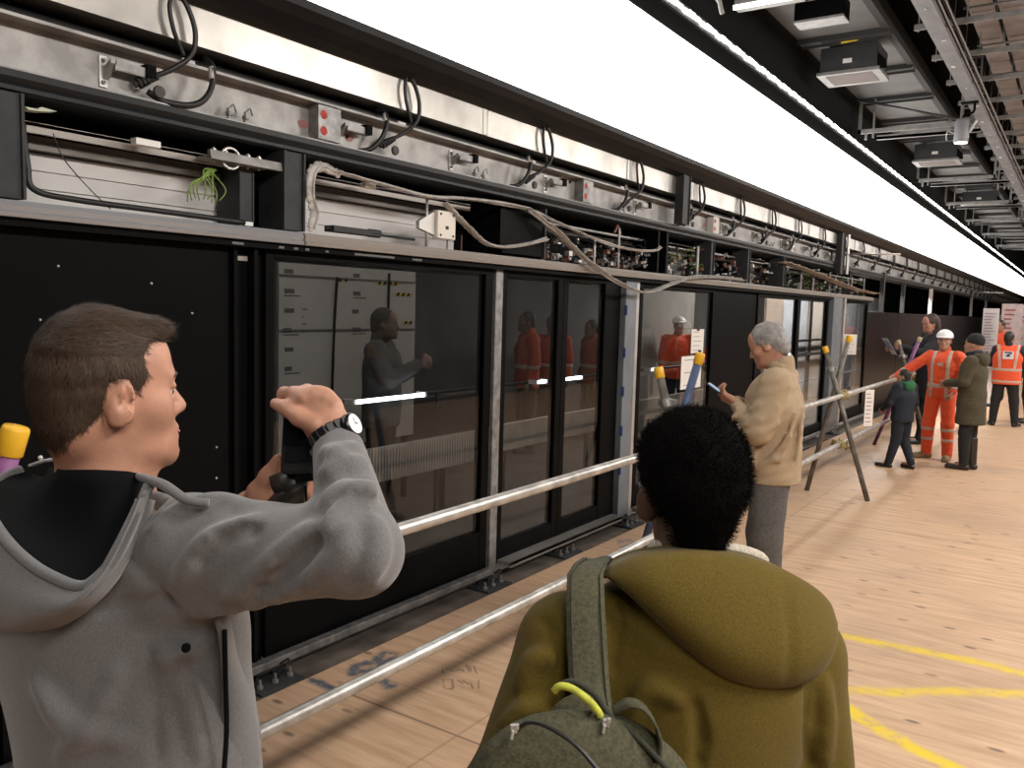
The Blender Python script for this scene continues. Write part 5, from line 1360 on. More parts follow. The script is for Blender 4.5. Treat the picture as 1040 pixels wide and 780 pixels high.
# hood: rim, outside and black lining
rim = [(151, 494, 1.10), (143, 512, 1.075), (131, 540, 1.045), (117, 566, 1.025), (100, 586, 1.01), (82, 596, 1.01), (58, 588, 1.03), (34, 574, 1.06), (10, 552, 1.10), (-8, 525, 1.16), (-14, 500, 1.23), (2, 486, 1.30), (22, 477, 1.33)]
out = [(158, 508, 1.105), (152, 530, 1.09), (138, 560, 1.07), (120, 590, 1.055), (98, 614, 1.05), (72, 632, 1.055), (44, 644, 1.075), (14, 654, 1.11), (-22, 655, 1.16), (-48, 630, 1.22), (-46, 575, 1.25), (-20, 515, 1.29), (8, 486, 1.345)]
inn = [(142, 485, 1.15), (134, 481, 1.13), (125, 479, 1.115), (115, 478, 1.108), (105, 477.5, 1.105), (95, 477, 1.105), (86, 477, 1.11), (78, 477, 1.118), (70, 477, 1.13), (63, 477, 1.15), (58, 476, 1.22), (55, 475, 1.26), (52, 474, 1.30)]
def spl(c): return [A(q) for q in bez([P(*q) for q in c], 48)]
ri, ou, ii = spl(rim), spl(out), spl(inn); n = min(len(ri), len(ou), len(ii)); nh = int(n*.84)
rows = []
for t in [k/9 for k in range(10)]:
    rows.append([Vector(ri[j]*(1-t)+ou[j]*t - A(CF)*(.035*math.sin(math.pi*min(1, t*1.05))) ) for j in range(nh)])
MB().sheet(rows, .008).build('hood', HEATH, man, smooth=True)
rows = []
for t in [k/9 for k in range(10)]:
    rows.append([Vector(ri[j]*(1-t)+ii[j]*t - up*(.02*math.sin(math.pi*t)) + A(CF)*.02*math.sin(math.pi*t)) for j in range(n)])
MB().sheet(rows, .004).build('hood_lining', HOODB, man, smooth=True)
MB().tube([Vector(q) for q in ri], .0075, 8).build('hood_rim', HEATH, man, smooth=True)
MB().tube(bez([P(132, 482, 1.12), P(160, 490, 1.08), P(182, 507, 1.05), P(205, 510, 1.05)], 14), [.012]*3+[.011]*6+[.008]*3+[.005]*1, 8, flat=.007) if False else None
MB().tube(bez([P(141, 484, 1.13), P(165, 492, 1.08), P(190, 508, 1.055), P(212, 511, 1.055)], 15), [.006, .007, .0075, .008, .008, .0078, .0076, .0074, .007, .0068, .0066, .0064, .006, .006, .005, .004][:16], 8, flat=.006).build('shoulder_fold', HEATH, man, smooth=True)
MB().ball(P(41, 465, 1.34), .004, 8).tube([P(30, 473, 1.34), P(45, 468, 1.335), P(58, 466, 1.32)], .003, 6).build('drawcord_end', WHITEB, man, smooth=True)
MB().ball(P(189, 658, 1.03), .006, 10, sc=(1, 1, 1)).build('eyelet', HOODB, man, smooth=True)
# dark shirt cuff at the left wrist
MB().tube([P(240, 548, 1.285), P(252, 531, 1.272)], .034, 14).build('cuff', HOODB, man, smooth=True)
# trousers below the frame so that the figure stands
TD = mat('dark_trousers', (.02, .022, .028), .8, noise=.2, nscale=90)
Tq = Solid((Wc[0]-.3, Wc[1]-.3, -.01), (Wc[0]+.3, Wc[1]+.3, 1.02), .012)
for q in (-1, 1):
    hpz = A((Wc[0], Wc[1], .92))+tr*.09*q; kn = A((Wc[0], Wc[1], .5))+tr*.11*q+tf*.02; an = A((Wc[0], Wc[1], .07))+tr*.12*q-tf*.01
    Tq.chain([hpz, kn, an], [.098, .075, .065], .03)
Tq.ell((Wc[0], Wc[1], .94), (.165, .125, .12), .03, TM); Tq.cut((0, 0, .04), (0, 0, -1)); put('trousers', Tq, TD, man)
for q in (-1, 1):
    a = A((Wc[0], Wc[1], .045))+tr*.12*q; Tq = Solid(a-.3, a+.3, .012); Tq.cone(a-tf*.05, a+tf*.16, .046, .040, .02); Tq.cone(a, a+up*.06, .05, .05, .02); Tq.cut((0, 0, .003), (0, 0, -1)); put('shoe', Tq, HOODB, man)
# wristwatch
axw = (PP(328, 424, 1.152)-PP(345, 452, 1.143)); axw /= np.linalg.norm(axw)
wc = PP(338, 441, 1.1465)
WM = Vector(axw).to_track_quat('Z', 'Y').to_matrix()
t = thing('wristwatch', 'black bracelet watch on the raised wrist of the man in grey hoodie', 'watch', tuple(wc))
b = MB()
for i in range(16):
    a = 2*math.pi*i/16; c = Vector(wc)+WM @ Vector((.033*math.cos(a), .027*math.sin(a), 0)); tq = WM @ Matrix.Rotation(a, 3, 'Z')
    b.obox(c, (.006, .0105, .018), tq)
b.build('bracelet', mat('watch_black', (.01, .01, .011), .3, .2), t, bevel=.0015)
fd = (P(356, 431, 1.13)-Vector(wc)).normalized(); fd = (fd-Vector(axw)*fd.dot(Vector(axw))).normalized(); fd = (fd + Vector(CR)*.55 - CF*.05).normalized(); FM = fd.to_track_quat('Z', 'Y').to_matrix(); fc = Vector(wc)+fd*.029
MB().lathe(fc, [(.015, -.004), (.0175, 0), (.0175, .006), (.0155, .009)], 24, FM).build('case', MATS['watch_black'], t, smooth=True)
MB().lathe(fc, [(.001, .0092), (.014, .0092), (.014, .0098), (.001, .0098)], 24, FM).build('dial', mat('watch_dial', (.8, .78, .75), .3), t)
b = MB(); b.obox(fc+FM @ Vector((0, .004, .0101)), (.0012, .010, .0004), FM); b.obox(fc+FM @ Vector((.003, 0, .0101)), (.007, .0012, .0004), FM); b.build('watch_hand', MATTE, t)
# camera and its case
t = thing('compact_camera', 'small black camera held upright by the man in grey hoodie', 'camera', P(306, 478, 1.2))
cx = Vector(CR); cu_ = (Vector(CU)*.99+Vector(CR)*.05).normalized(); cfw = cx.cross(cu_)*-1
CM = Matrix((cx, cu_, -cfw)).transposed()
CAMB = mat('camera_black', (.012, .012, .013), .32, bump=.2, bscale=600)
MB().obox(P(306, 446, 1.185), (.050, .098, .028), CM).build('camera_body', CAMB, t, bevel=.006)
MB().lathe(P(306, 446, 1.20), [(.024, 0), (.024, .022), (.021, .03), (.021, .045), (.017, .046)], 20, Vector(CF).to_track_quat('Z', 'Y').to_matrix()).build('lens', CAMB, t, smooth=True)
MB().obox(P(303, 448, 1.1675), (.036, .058, .002), CM).build('screen', mat('screen_dark', (.012, .012, .014), .15), t, bevel=.001)
MB().lathe(P(319, 459, 1.168), [(.0055, 0), (.0055, .003), (.003, .004)], 14, (-Vector(CF)).to_track_quat('Z', 'Y').to_matrix()).build('dial_button', GALV2, t)
MB().tube([P(325, 440, 1.185), P(327, 452, 1.18), P(325, 466, 1.185)], .003, 8).build('side_trim', ALU, t, smooth=True)
rows = [[P(288, 452, 1.165), P(304, 452, 1.163)], [P(288, 428, 1.16), P(303, 428, 1.158)], [P(289, 413, 1.155), P(300, 411, 1.15)], [P(292, 407, 1.155), P(299, 404, 1.15)]]
MB().sheet(rows, .002).build('hand_strap', MATTE, t)
t = thing('camera_pouch', 'open black camera pouch dangling below the held camera', 'pouch', P(290, 520, 1.2))
MB().sheet([[P(259, 520, 1.205), P(262, 524, 1.205), P(268, 524, 1.21)], [P(280, 500, 1.19), P(288, 506, 1.185), P(292, 516, 1.195)], [P(300, 485, 1.19), P(312, 490, 1.18), P(308, 512, 1.19)]], .005).build('flap', mat('pouch_black', (.012, .012, .012), .45), t, smooth=True)
MB().sheet([[P(276, 486, 1.21), P(290, 480, 1.20), P(305, 482, 1.20)], [P(279, 497, 1.195), P(293, 492, 1.185), P(308, 490, 1.185)], [P(284, 504, 1.20), P(296, 500, 1.19), P(310, 496, 1.19)]], .006).build('pouch', MATS['pouch_black'], t, smooth=True)
MB().sheet([[P(300, 482, 1.178), P(300, 491, 1.178)], [P(314, 480, 1.172), P(314, 489, 1.172)], [P(328, 479, 1.18), P(328, 487, 1.18)]], .004).build('belt_loop', MATTE, t)
MB().tube(bez([P(310, 488, 1.185), P(311, 505, 1.18), P(312, 530, 1.185), P(312, 545, 1.19)], 10), .0018, 6).build('cord', MATTE, t, smooth=True)
MB().sheet([[P(283, 505, 1.2), P(289, 505, 1.2)], [P(279, 522, 1.205), P(287, 524, 1.205)], [P(282, 542, 1.215), P(291, 542, 1.215)]], .003).build('strap', MATTE, t)

# ================================================================ boy in olive coat (near centre)
OLIVE = mat('olive_wool', (.094, .064, .0085), .9, noise=.16, nscale=300, bump=.12, bscale=380, sheen=.06, spec=.2, detail=3)
AFRO = mat('afro_black', (.0035, .003, .0028), .9, spec=.08, noise=.4, nscale=120, bump=.8, bscale=240)
BAGM = mat('bag_olive_canvas', (.062, .058, .029), .85, noise=.3, nscale=160, bump=.25, bscale=420, detail=4)
bc = PP(702, 505, 1.5)
BMh = rotz(R(40)) @ rotx(R(-2))
boy = thing('person', 'boy with short black curly hair and olive coat seen from behind', 'person', (bc[0], bc[1], 0))
bf = A((-math.sin(R(26)), math.cos(R(26)), 0)); br = A((math.cos(R(26)), math.sin(R(26)), 0)); BT = np.stack([br, bf, up], 1)
Nb = PP(704, 588, 1.5); BSL = PP(580, 655, 1.43); BSR = PP(808, 662, 1.50); BEL = PP(515, 815, 1.36); BER = PP(825, 850, 1.47); BC = PP(692, 720, 1.46); BW = PP(690, 900, 1.42)
BWL = PP(545, 930, 1.5); BWR = PP(800, 960, 1.58)
lo = np.minimum.reduce([bc-.16, BSL-.1, BEL-.12, BER-.12, BWL-.12, BWR-.15]); hi = np.maximum.reduce([bc+.16, BSR+.1, BER+.12, BEL+.1, BWR+.15, BWL+.12])
S = Solid(lo, hi, .0045)
wb = head_sdf(S, bc, BMh, .96, .96, neck=Nb-up*.01, rn=.050, fine=True)
for q in (-1, 1): S.ell(wb((.089*q, -.004, -.012)), (.008, .020, .033), .008, BMh @ rotz(-.5*q))
S.cone(Nb, BC, .055, .10, .04); S.cone(BC, BW, .10, .10, .04)
for a, b_, c_ in ((BSL, BEL, BWL), (BSR, BER, BWR)):
    S.cone(Nb-up*.05, a, .042, .042, .03); S.chain([a, b_, c_], [.042, .034, .025], .02); hand_sdf(S, c_, c_-b_, bf*.2-br*.1-A((0, 0, 0))+A((.9, .2, 0)) if a is BSL else -br, 1 if a is BSL else -1, .95)
v, f = S.mesh(1); body = mesh_obj('body', v, f, SKIND, boy, smooth=True, fix=False)
add_eyes(boy, wb, BMh, .94, body=body, brow=AFRO)
Q = Solid(bc-.19, bc+.19, .0035)
def EB(p, r, k, mode='add'): Q.ell(wb(p), A(r)*A((.94, .94*.96, .94)), k, BMh, mode)
EB((0, -.016, .060), (.097, .110, .106), .01); EB((0, -.045, .016), (.078, .086, .066), .03); EB((0, -.066, -.045), (.052, .042, .055), .03); EB((0, .02, .085), (.088, .085, .062), .03)
EB((0, .125, .0), (.10, .06, .085), .012, 'sub'); EB((0, .10, -.07), (.10, .09, .085), .012, 'sub')
for q in (-1, 1): EB((.104*q, .035, -.040), (.052, .060, .068), .012, 'sub'); EB((.113*q, -.012, -.038), (.046, .078, .056), .010, 'sub')
wv3 = waves(15, 190, 10); wv4 = waves(16, 90, 8); Q.push(lambda X, Y, Z: .0030*wv3(X, Y, Z)+.0030*wv4(X, Y, Z))
hv, hf = Q.mesh(0); hair = mesh_obj('hair', hv, hf, AFRO, boy, smooth=True, fix=False)
strands(hv, hf, 16000, .010, .0006, 14, lambda p, n: A((0, 0, .3)), lift=1.0, jitter=1.0, curl=.9, segs=4).build('curls', AFRO, hair, fix=False)
# glasses and earring
t = boy
MB().tube(bez([wb((-.079, -.006, .012)), wb((-.080, .03, .012)), wb((-.077, .09, .008)), wb((-.07, .112, .006))], 12), .0022, 6).tube([wb((-.072, .11, .006+.02*math.sin(a))) + BMh[:, 0]*(.021+.021*math.cos(a)) for a in [i*math.pi/8 for i in range(17)]], .0018, 6).build('glasses', mat('glasses_metal', (.35, .36, .38), .25, .7), boy, smooth=True)
MB().tube(bez([wb((.079, -.006, .012)), wb((.080, .03, .012)), wb((.077, .09, .008)), wb((.07, .112, .006))], 12), .0022, 6).tube([wb((.03, .11, .006+.02*math.sin(a))) + BMh[:, 0]*(.021*math.cos(a)) for a in [i*math.pi/8 for i in range(17)]], .0018, 6).build('glasses', MATS['glasses_metal'], boy, smooth=True)
MB().ball(wb((-.083, .0, -.046)), .0035, 8).build('ear_stud', mat('stud', (.7, .7, .7), .15, .8), boy, smooth=True)
# coat
lo = np.minimum.reduce([BSL-.16, BEL-.13, BWL-.1, BC-.3]); hi = np.maximum.reduce([BSR+.16, BER+.13, BWR+.1, Nb+.1]); lo[2] = .62
J = Solid(lo, hi, .0065)
J.ell(BC+up*.03, (.20, .125, .22), .03, BT); J.cone(BC, BW, .185, .185, .06, sq=(bf, .70)); J.cone(BW, (BW[0], BW[1], .62), .185, .20, .05, sq=(bf, .75))
J.cone(Nb-up*.05, BC, .072, .16, .06, sq=(bf, .72)); J.cone(Nb-up*.05, BSL, .065, .076, .05); J.cone(Nb-up*.05, BSR, .065, .076, .05)
J.chain([BSL, BEL, BWL], [.084, .074, .05], .03); J.chain([BSR, BER, BWR], [.084, .074, .05], .03)
wv1 = waves(31, 15); wv2 = waves(32, 36); J.push(lambda X, Y, Z: .008*wv1(X, Y, Z)+.003*wv2(X, Y, Z))
for pts, r in (([(528, 700), (542, 672), (566, 668)], .010), ([(512, 740), (535, 722), (560, 726)], .010), ([(640, 730), (660, 700), (690, 712)], .010), ([(835, 690), (838, 730), (836, 775)], .009), ([(505, 765), (530, 752), (550, 760)], .008)): J.fold(pts, r, .018, out=-.002)
for pts, r in (([(548, 628), (568, 650), (574, 690), (566, 740), (552, 775)], .0045), ([(822, 690), (818, 730), (822, 775)], .005), ([(625, 610), (628, 640), (622, 680)], .003), ([(706, 712), (712, 750), (708, 778)], .006)): J.fold(pts, r, .014, out=.001, mode='sub')
J.cut((0, 0, .65), (0, 0, -1)); J.cone(Nb-up*.03, bc-up*.05, .060, .064, .01, mode='sub')
put('coat', J, OLIVE, boy)
# hood: soft folded lobe over the back
tp = spl([(610, 580, 1.44), (628, 569, 1.425), (655, 560, 1.415), (700, 556, 1.415), (745, 560, 1.42), (785, 572, 1.43), (818, 590, 1.44), (838, 608, 1.45), (846, 624, 1.45)])
bt = spl([(611, 582, 1.43), (640, 606, 1.385), (672, 637, 1.36), (703, 667, 1.345), (735, 690, 1.34), (772, 700, 1.345), (808, 697, 1.36), (838, 676, 1.39), (848, 640, 1.44)])
rows = []; nn_ = 16
for k in range(nn_+1):
    tt = k/nn_; row = []
    for j in range(len(tp)):
        u = j/(len(tp)-1); q = tp[j]*(1-tt)+bt[j]*tt
        bul = (.018+.062*math.sin(math.pi*min(1, u*1.02))**.8)*(math.sin(math.pi*(.10+.90*tt))**.55 if tt < 1 else 0)
        crease = .010*math.exp(-((u-.66-.06*(tt-.5))/.012)**2)*math.sin(math.pi*tt)
        fold = .007*math.sin(7*tt+4*u)*math.sin(math.pi*u)
        row.append(Vector(q - A(CF)*(bul-crease+fold*.6)))
    rows.append(row)
under = [Vector(bt[j]+A(CF)*.05+up*.012) for j in range(len(tp))]
rows.append([Vector(bt[j]+A(CF)*.012-up*.002) for j in range(len(tp))]); rows.append(under)
rows.insert(0, [Vector(tp[j]+A(CF)*.045-up*.004) for j in range(len(tp))])
MB().sheet(rows, -.008).build('hood', OLIVE, boy, smooth=True)
KNIT = mat('cream_knit', (.42, .37, .30), .9, noise=.2, nscale=200, bump=.4, bscale=260)
MB().tube(bez([P(660, 556, 1.53), P(695, 557, 1.475), P(730, 558, 1.47), P(760, 563, 1.49), P(775, 570, 1.53)], 24), [.006]+[.014]*22+[.012]*2, 10).build('sweater_collar', KNIT, boy, smooth=True)
MB().tube(bez([P(735, 551, 1.475), P(745, 557, 1.468), P(750, 566, 1.47)], 10), .0022, 6).build('collar_seam', OLIVE, boy, smooth=True)
Tq = Solid((BW[0]-.32, BW[1]-.32, -.01), (BW[0]+.32, BW[1]+.32, .95), .012)
for q in (-1, 1):
    Tq.chain([A((BW[0], BW[1], .84))+br*.085*q, A((BW[0], BW[1], .46))+br*.10*q+bf*.02, A((BW[0], BW[1], .07))+br*.11*q], [.095, .072, .062], .03)
Tq.ell((BW[0], BW[1], .86), (.16, .12, .09), .03, BT); Tq.cut((0, 0, .04), (0, 0, -1)); put('trousers', Tq, TD, boy)
for q in (-1, 1):
    a = A((BW[0], BW[1], .045))+br*.11*q; Tq = Solid(a-.3, a+.3, .012); Tq.cone(a-bf*.05, a+bf*.15, .045, .040, .02); Tq.cone(a, a+up*.06, .05, .05, .02); Tq.cut((0, 0, .003), (0, 0, -1)); put('shoe', Tq, HOODB, boy)
# canvas shoulder bag
t = thing('shoulder_bag', 'green canvas sling bag on the back of the boy in olive coat', 'bag', P(590, 900, 1.22))
J = Solid(PP(590, 800, 1.2)-.34, PP(590, 800, 1.2)+.34, .0055)
J.cone(PP(590, 742, 1.265), PP(586, 850, 1.215), .056, .185, .02, sq=(A(CF), .34)); J.cone(PP(586, 850, 1.215), PP(588, 900, 1.205), .185, .19, .02, sq=(A(CF), .36)); J.cone(PP(588, 900, 1.205), PP(590, 1010, 1.21), .172, .15, .03, sq=(A(CF), .4))
J.cone(PP(545, 752, 1.235), PP(520, 860, 1.20), .02, .05, .03)
J.chain([PP(560, 705, 1.225), PP(590, 722, 1.215), PP(612, 740, 1.22)], [.004, .006, .004], .008, mode='sub')
wv1 = waves(51, 24); wv2 = waves(52, 60); J.push(lambda X, Y, Z: .006*wv1(X, Y, Z)+.002*wv2(X, Y, Z)); put('bag_body', J, BAGM, t)
rows = []
for (y, xa, xb, d0) in ((566, 592, 622, 1.475), (572, 583, 617, 1.425), (583, 576, 613, 1.385), (610, 575, 614, 1.355), (645, 575.5, 616, 1.335), (680, 577, 618, 1.315), (705, 580, 620, 1.295), (730, 583, 624, 1.265), (745, 590, 624, 1.25)):
    rows.append([P(xa+(xb-xa)*k/6, y+1.5*math.sin(k), d0-.004*math.sin(math.pi*k/6)) for k in range(7)])
MB().sheet(rows, -.006).build('shoulder_strap', BAGM, t, smooth=True)
b = MB()
for fx in (.12, .88): b.tube([r[0]*(1-fx)+r[6]*fx-CF*.005 for r in rows], .0012, 5)
b.build('stitching', mat('bag_seam', (.028, .028, .017), .9), t, smooth=True)
MB().tube(bez([P(563, 702, 1.215), P(568, 697, 1.21), P(580, 699, 1.205), P(596, 710, 1.20), P(607, 722, 1.20), P(610, 728, 1.20)], 24), .0055, 10).build('lime_trim', mat('lime_fabric', (.42, .44, .05), .8, noise=.15, nscale=80), t, smooth=True)
MB().tube(bez([P(560, 702, 1.225), P(580, 692, 1.225), P(603, 705, 1.22), P(618, 725, 1.215), P(650, 752, 1.19), P(690, 795, 1.16)], 30), .0045, 8).build('top_seam', MATS['bag_seam'], t, smooth=True)
MB().tube(bez([P(522, 744, 1.185), P(536, 734, 1.17), P(556, 738, 1.155), P(585, 757, 1.135), P(610, 785, 1.12), P(640, 815, 1.11)], 30), .0032, 8).build('zip', mat('zip_dark', (.015, .015, .014), .5), t, smooth=True)
for (x, y, d) in ((522, 740, 1.17), (615, 734, 1.19)):
    b = MB(); b.obox(P(x, y, d), (.010, .012, .006), CM); b.tube([P(x-1, y+2, d-.004), P(x-3, y+11, d-.006)], .003, 6); b.obox(P(x+3, y-2, d-.002), (.006, .008, .005), CM); b.build('zip_pull', ALU, t, bevel=.001)
p = bez([P(622, 722, 1.23), P(638, 713, 1.215), P(655, 718, 1.205), P(668, 738, 1.20), P(671, 760, 1.195), P(662, 778, 1.19), P(650, 790, 1.19)], 36)
MB().sheet([[q+CF*.018, q-CF*.016] for q in p], .004).build('grab_handle', BAGM, t, smooth=True)
# ================================================================ the others
HIVIS = mat('hi_vis_orange', (.80, .085, .018), .7, noise=.1, nscale=40, sheen=.2)
REFL = mat('reflective_grey', (.50, .40, .33), .35, noise=.1, nscale=60)
TANJ = mat('tan_cotton', (.355, .258, .162), .85, noise=.1, nscale=160, bump=.1, bscale=300)
GREYT = mat('grey_trousers', (.095, .088, .082), .85, noise=.16, nscale=70)
NAVY = mat('navy_cloth', (.012, .016, .026), .85, noise=.2, nscale=60)
DKCOAT = mat('dark_coat', (.014, .014, .017), .85, noise=.2, nscale=60)
BLKT = mat('black_trousers', (.012, .012, .013), .8, noise=.2, nscale=60)
PARKA = mat('parka_olive', (.062, .050, .027), .9, noise=.18, nscale=70)
BROWNB = mat('brown_boot', (.030, .018, .013), .5)
TANB = mat('tan_boot', (.22, .14, .075), .7, noise=.2, nscale=60)
GREYH = mat('grey_hair', (.21, .195, .18), .6, noise=.25, nscale=45)
DKHAIR = mat('dark_hair', (.016, .011, .008), .6, noise=.3, nscale=120)
HELM = mat('white_helmet', (.80, .78, .76), .3)
SHOEB = mat('black_shoe', (.012, .012, .012), .4)
GREENL = mat('green_hood_lining', (.02, .12, .045), .85)
def wpt(tup, q):
    t, J, M, loc = tup; return Vector(loc + M @ np.array(q, float))
# tan jacket man with phone
tan = person('older man with grey hair in tan jacket looking down at his phone', (-1.455, 4.90, 0), R(100), 1.745,
    pose=dict(elL=(-.26, .055, 1.14), wrL=(-.125, .205, 1.275), elR=(.24, .07, 1.16), wrR=(.07, .235, 1.265), head=(0, .065, 1.625), neck=(0, -.02, 1.475), ankL=(-.12, -.05, .085), ankR=(.11, .05, .085), toeL=(-.16, .13, .03), toeR=(.14, .23, .03), kneL=(-.12, .0, .49), kneR=(.11, .05, .49)),
    hp=R(26), hy=R(-4), h=.0065, skin=SKIN, top=TANJ, legs=GREYT, shoes=SHOEB, hair=GREYH, hem=.835, girth=1.20, belly=.03,
    folds=[([(-.275, -.03, 1.30), (-.305, .05, 1.22), (-.30, .13, 1.18)], .012), ([(-.27, -.05, 1.20), (-.315, .04, 1.15), (-.30, .14, 1.13)], .012), ([(-.24, .02, 1.38), (-.275, .06, 1.30), (-.27, .12, 1.26)], .011), ([(-.255, .20, 1.22), (-.245, .22, 1.16), (-.20, .22, 1.13)], .010), ([(-.21, .19, 1.27), (-.20, .20, 1.21), (-.17, .20, 1.19)], .009),
           ([(-.215, -.08, 1.10), (-.22, -.03, 1.0), (-.20, .06, .93)], .012), ([(-.17, -.13, 1.25), (-.20, -.10, 1.12), (-.21, -.06, .98)], .011), ([(-.08, -.16, 1.30), (-.12, -.155, 1.15), (-.14, -.14, .95)], .010), ([(-.21, .07, 1.05), (-.205, .10, .95), (-.19, .12, .87)], .010)], fingers=True, wr=1.05, eyes=True,
    handd=dict(L=((.10, .75, .45), (.55, -.3, .85), 1), R=((-.25, .75, .35), (-.4, -.35, .85), -1)))
t0 = tan[0]
a = wpt(tan, (-.04, .332, 1.342)); fw_ = Vector(tan[2] @ np.array((0, 1, 0))).normalized(); rt_ = Vector(tan[2] @ np.array((1, 0, 0))).normalized()
pn = (fw_*-.55 + Vector((0, 0, .84))).normalized(); py_ = (fw_*.84+Vector((0, 0, .55))).normalized(); PM = Matrix((rt_, py_, pn)).transposed()
t = thing('smartphone', 'dark smartphone held in both hands of the man in tan jacket', 'phone', tuple(a))
MB().obox(a, (.072, .145, .009), PM).build('case', mat('phone_case', (.03, .035, .05), .3), t, bevel=.003)
MB().obox(a+pn*.005, (.064, .13, .001), PM).build('screen', emission('phone_glow', (.6, .75, 1), .35), t)
# collar and pocket seam of the tan jacket
q = MB()
q.tube([wpt(tan, (.066*math.cos(x), -.012+.066*math.sin(x), 1.505+.012*math.sin(x))) for x in [i*math.pi/10-math.pi*.15 for i in range(14)]], .012, 8, flat=.028)
q.build('collar', TANJ, t0, smooth=True)
MB().tube([wpt(tan, (-.175, .04, 1.04)), wpt(tan, (-.165, .075, .96))], .0035, 6).build('pocket_seam', mat('tan_seam', (.10, .07, .04), .9), t0, smooth=True)

# orange worker facing the camera, arm stretched out
V = R(176)
wkr = person('smiling worker in full orange overalls and white helmet stretching out an arm', (-1.45, 11.88, 0), R(168), 1.63,
    pose=dict(elR=(.385, .08, 1.25), wrR=(.52, .26, 1.12), elL=(-.25, .0, 1.15), wrL=(-.20, .16, .95), ankL=(-.13, .0, .085), ankR=(.15, -.02, .085), toeL=(-.17, .17, .03), toeR=(.24, .14, .03), hipL=(-.09, 0, .91), kneL=(-.12, .03, .49), kneR=(.13, .02, .49)),
    h=.0085, eyes=True, skin=SKINM, top=HIVIS, legs=HIVIS, shoes=TANB, hair=HELM, hairkind='helmet', hem=.86, girth=1.03, wr=1.12, shoe_s=1.25, hp=R(4), hy=R(12),
    bands=[((0, 0, 1.02), (0, 0, 1), .03), ((.455, .175, 1.18), (.6, .7, -.5), .03), ((.10, 0, 1.3), (1, 0, 0), .025), ((-.10, 0, 1.3), (1, 0, 0), .025)], bandm=REFL, legband=(.42, .28))
MB().box(-1.5, -1.44, 11.725, 11.735, 1.20, 1.24).build('chest_badge', REFL, wkr[0])
# dark man with paper
dk = person('tall man in dark coat with brown hair holding a sheet behind the orange worker', (-1.80, 13.25, 0), R(120), 1.85,
    pose=dict(elL=(-.27, .20, 1.22), wrL=(-.14, .42, 1.30), elR=(.22, .18, 1.20), wrR=(.20, .42, 1.26), ankL=(-.1, .1, .085), toeL=(-.12, .3, .03)), hp=R(12), hy=R(15), h=.012, top=DKCOAT, legs=BLKT, shoes=SHOEB, hair=mat('hair_dark_brown', (.035, .02, .012), .6, noise=.3, nscale=90), hem=.62, girth=1.1, hairkind='long')
a = Vector(P(934, 367, 14.9))
a = wpt(dk, (.10, .50, 1.30))
t = thing('info_sheet', 'white and blue sheet of paper held by the man in dark coat', 'paper', tuple(a))
MM = (rotz(R(120)) @ rotx(R(-35))); MM = Matrix(MM.tolist())
MB().obox(a, (.20, .003, .28), MM).build('sheet', WHITEP, t)
MB().obox(a+MM @ Vector((0, -.003, .02)), (.17, .002, .16), MM).obox(a+MM @ Vector((0, .003, .02)), (.17, .002, .16), MM).build('print', mat('pale_blue_print', (.30, .45, .75), .7), t)
# boy
kid = person('small boy in navy coat with green hood lining beside the guard rail', (-1.72, 10.86, 0), R(62), 1.20, pose=dict(ankL=(-.16, .10, .085), toeL=(-.22, .28, .03), ankR=(.10, -.16, .12), toeR=(.12, .02, .05), elL=(-.28, .06, 1.16), wrL=(-.22, .24, 1.02), elR=(.24, -.04, 1.14), wrR=(.22, .1, .95), head=(0, .03, 1.60)),
    hy=R(25), h=.011, top=NAVY, legs=NAVY, shoes=SHOEB, hair=DKHAIR, hem=.82, girth=1.22, hoodm=GREENL)
MB().box(-1.745, -1.66, 10.80, 10.90, .0, .012).build('pale_sole', WHITEB, kid[0]) if False else None
# parka woman
pk = person('woman in olive parka, dark beanie and tall boots seen from the side', (-1.05, 11.32, 0), R(78), 1.61, pose=dict(elL=(-.25, .04, 1.16), wrL=(-.16, .27, 1.12), elR=(.24, .06, 1.15), wrR=(.12, .28, 1.10), ankL=(-.07, .02, .085), toeL=(-.09, .20, .03), ankR=(.08, -.03, .085), toeR=(.10, .15, .03), hipL=(-.07, 0, .91), hipR=(.07, 0, .91)),
    h=.011, top=PARKA, legs=BLKT, shoes=BROWNB, hair=mat('beanie_dark', (.012, .013, .014), .9, noise=.3, nscale=80), hairkind='beanie', hem=.60, girth=1.16, flare=.02, hoodm=PARKA, wr=.92, hy=R(5))
q = Solid((-.2, -.2, .05), (.22, .24, .52), .010)
for nm, (x, y) in (('boot_shaft', (-.07, .02)), ('boot_shaft', (.08, -.03))):
    q = Solid((x-.12, y-.12, .05), (x+.12, y+.14, .50), .010); q.cone((x, y, .08), (x*1.15, y+.02, .42), .058, .068, .02); q.cut((0, 0, .42), (0, 0, 1)); put(nm, q, BROWNB, pk[0], (pk[2], pk[3]))
q = MB(); q.tube([wpt(pk, (.075*math.cos(x), .0+.08*math.sin(x), 1.515+.01*math.sin(2*x))) for x in [i*math.pi/10 for i in range(20)]], .032, 8, closed=True); q.build('scarf', NAVY, pk[0], smooth=True)
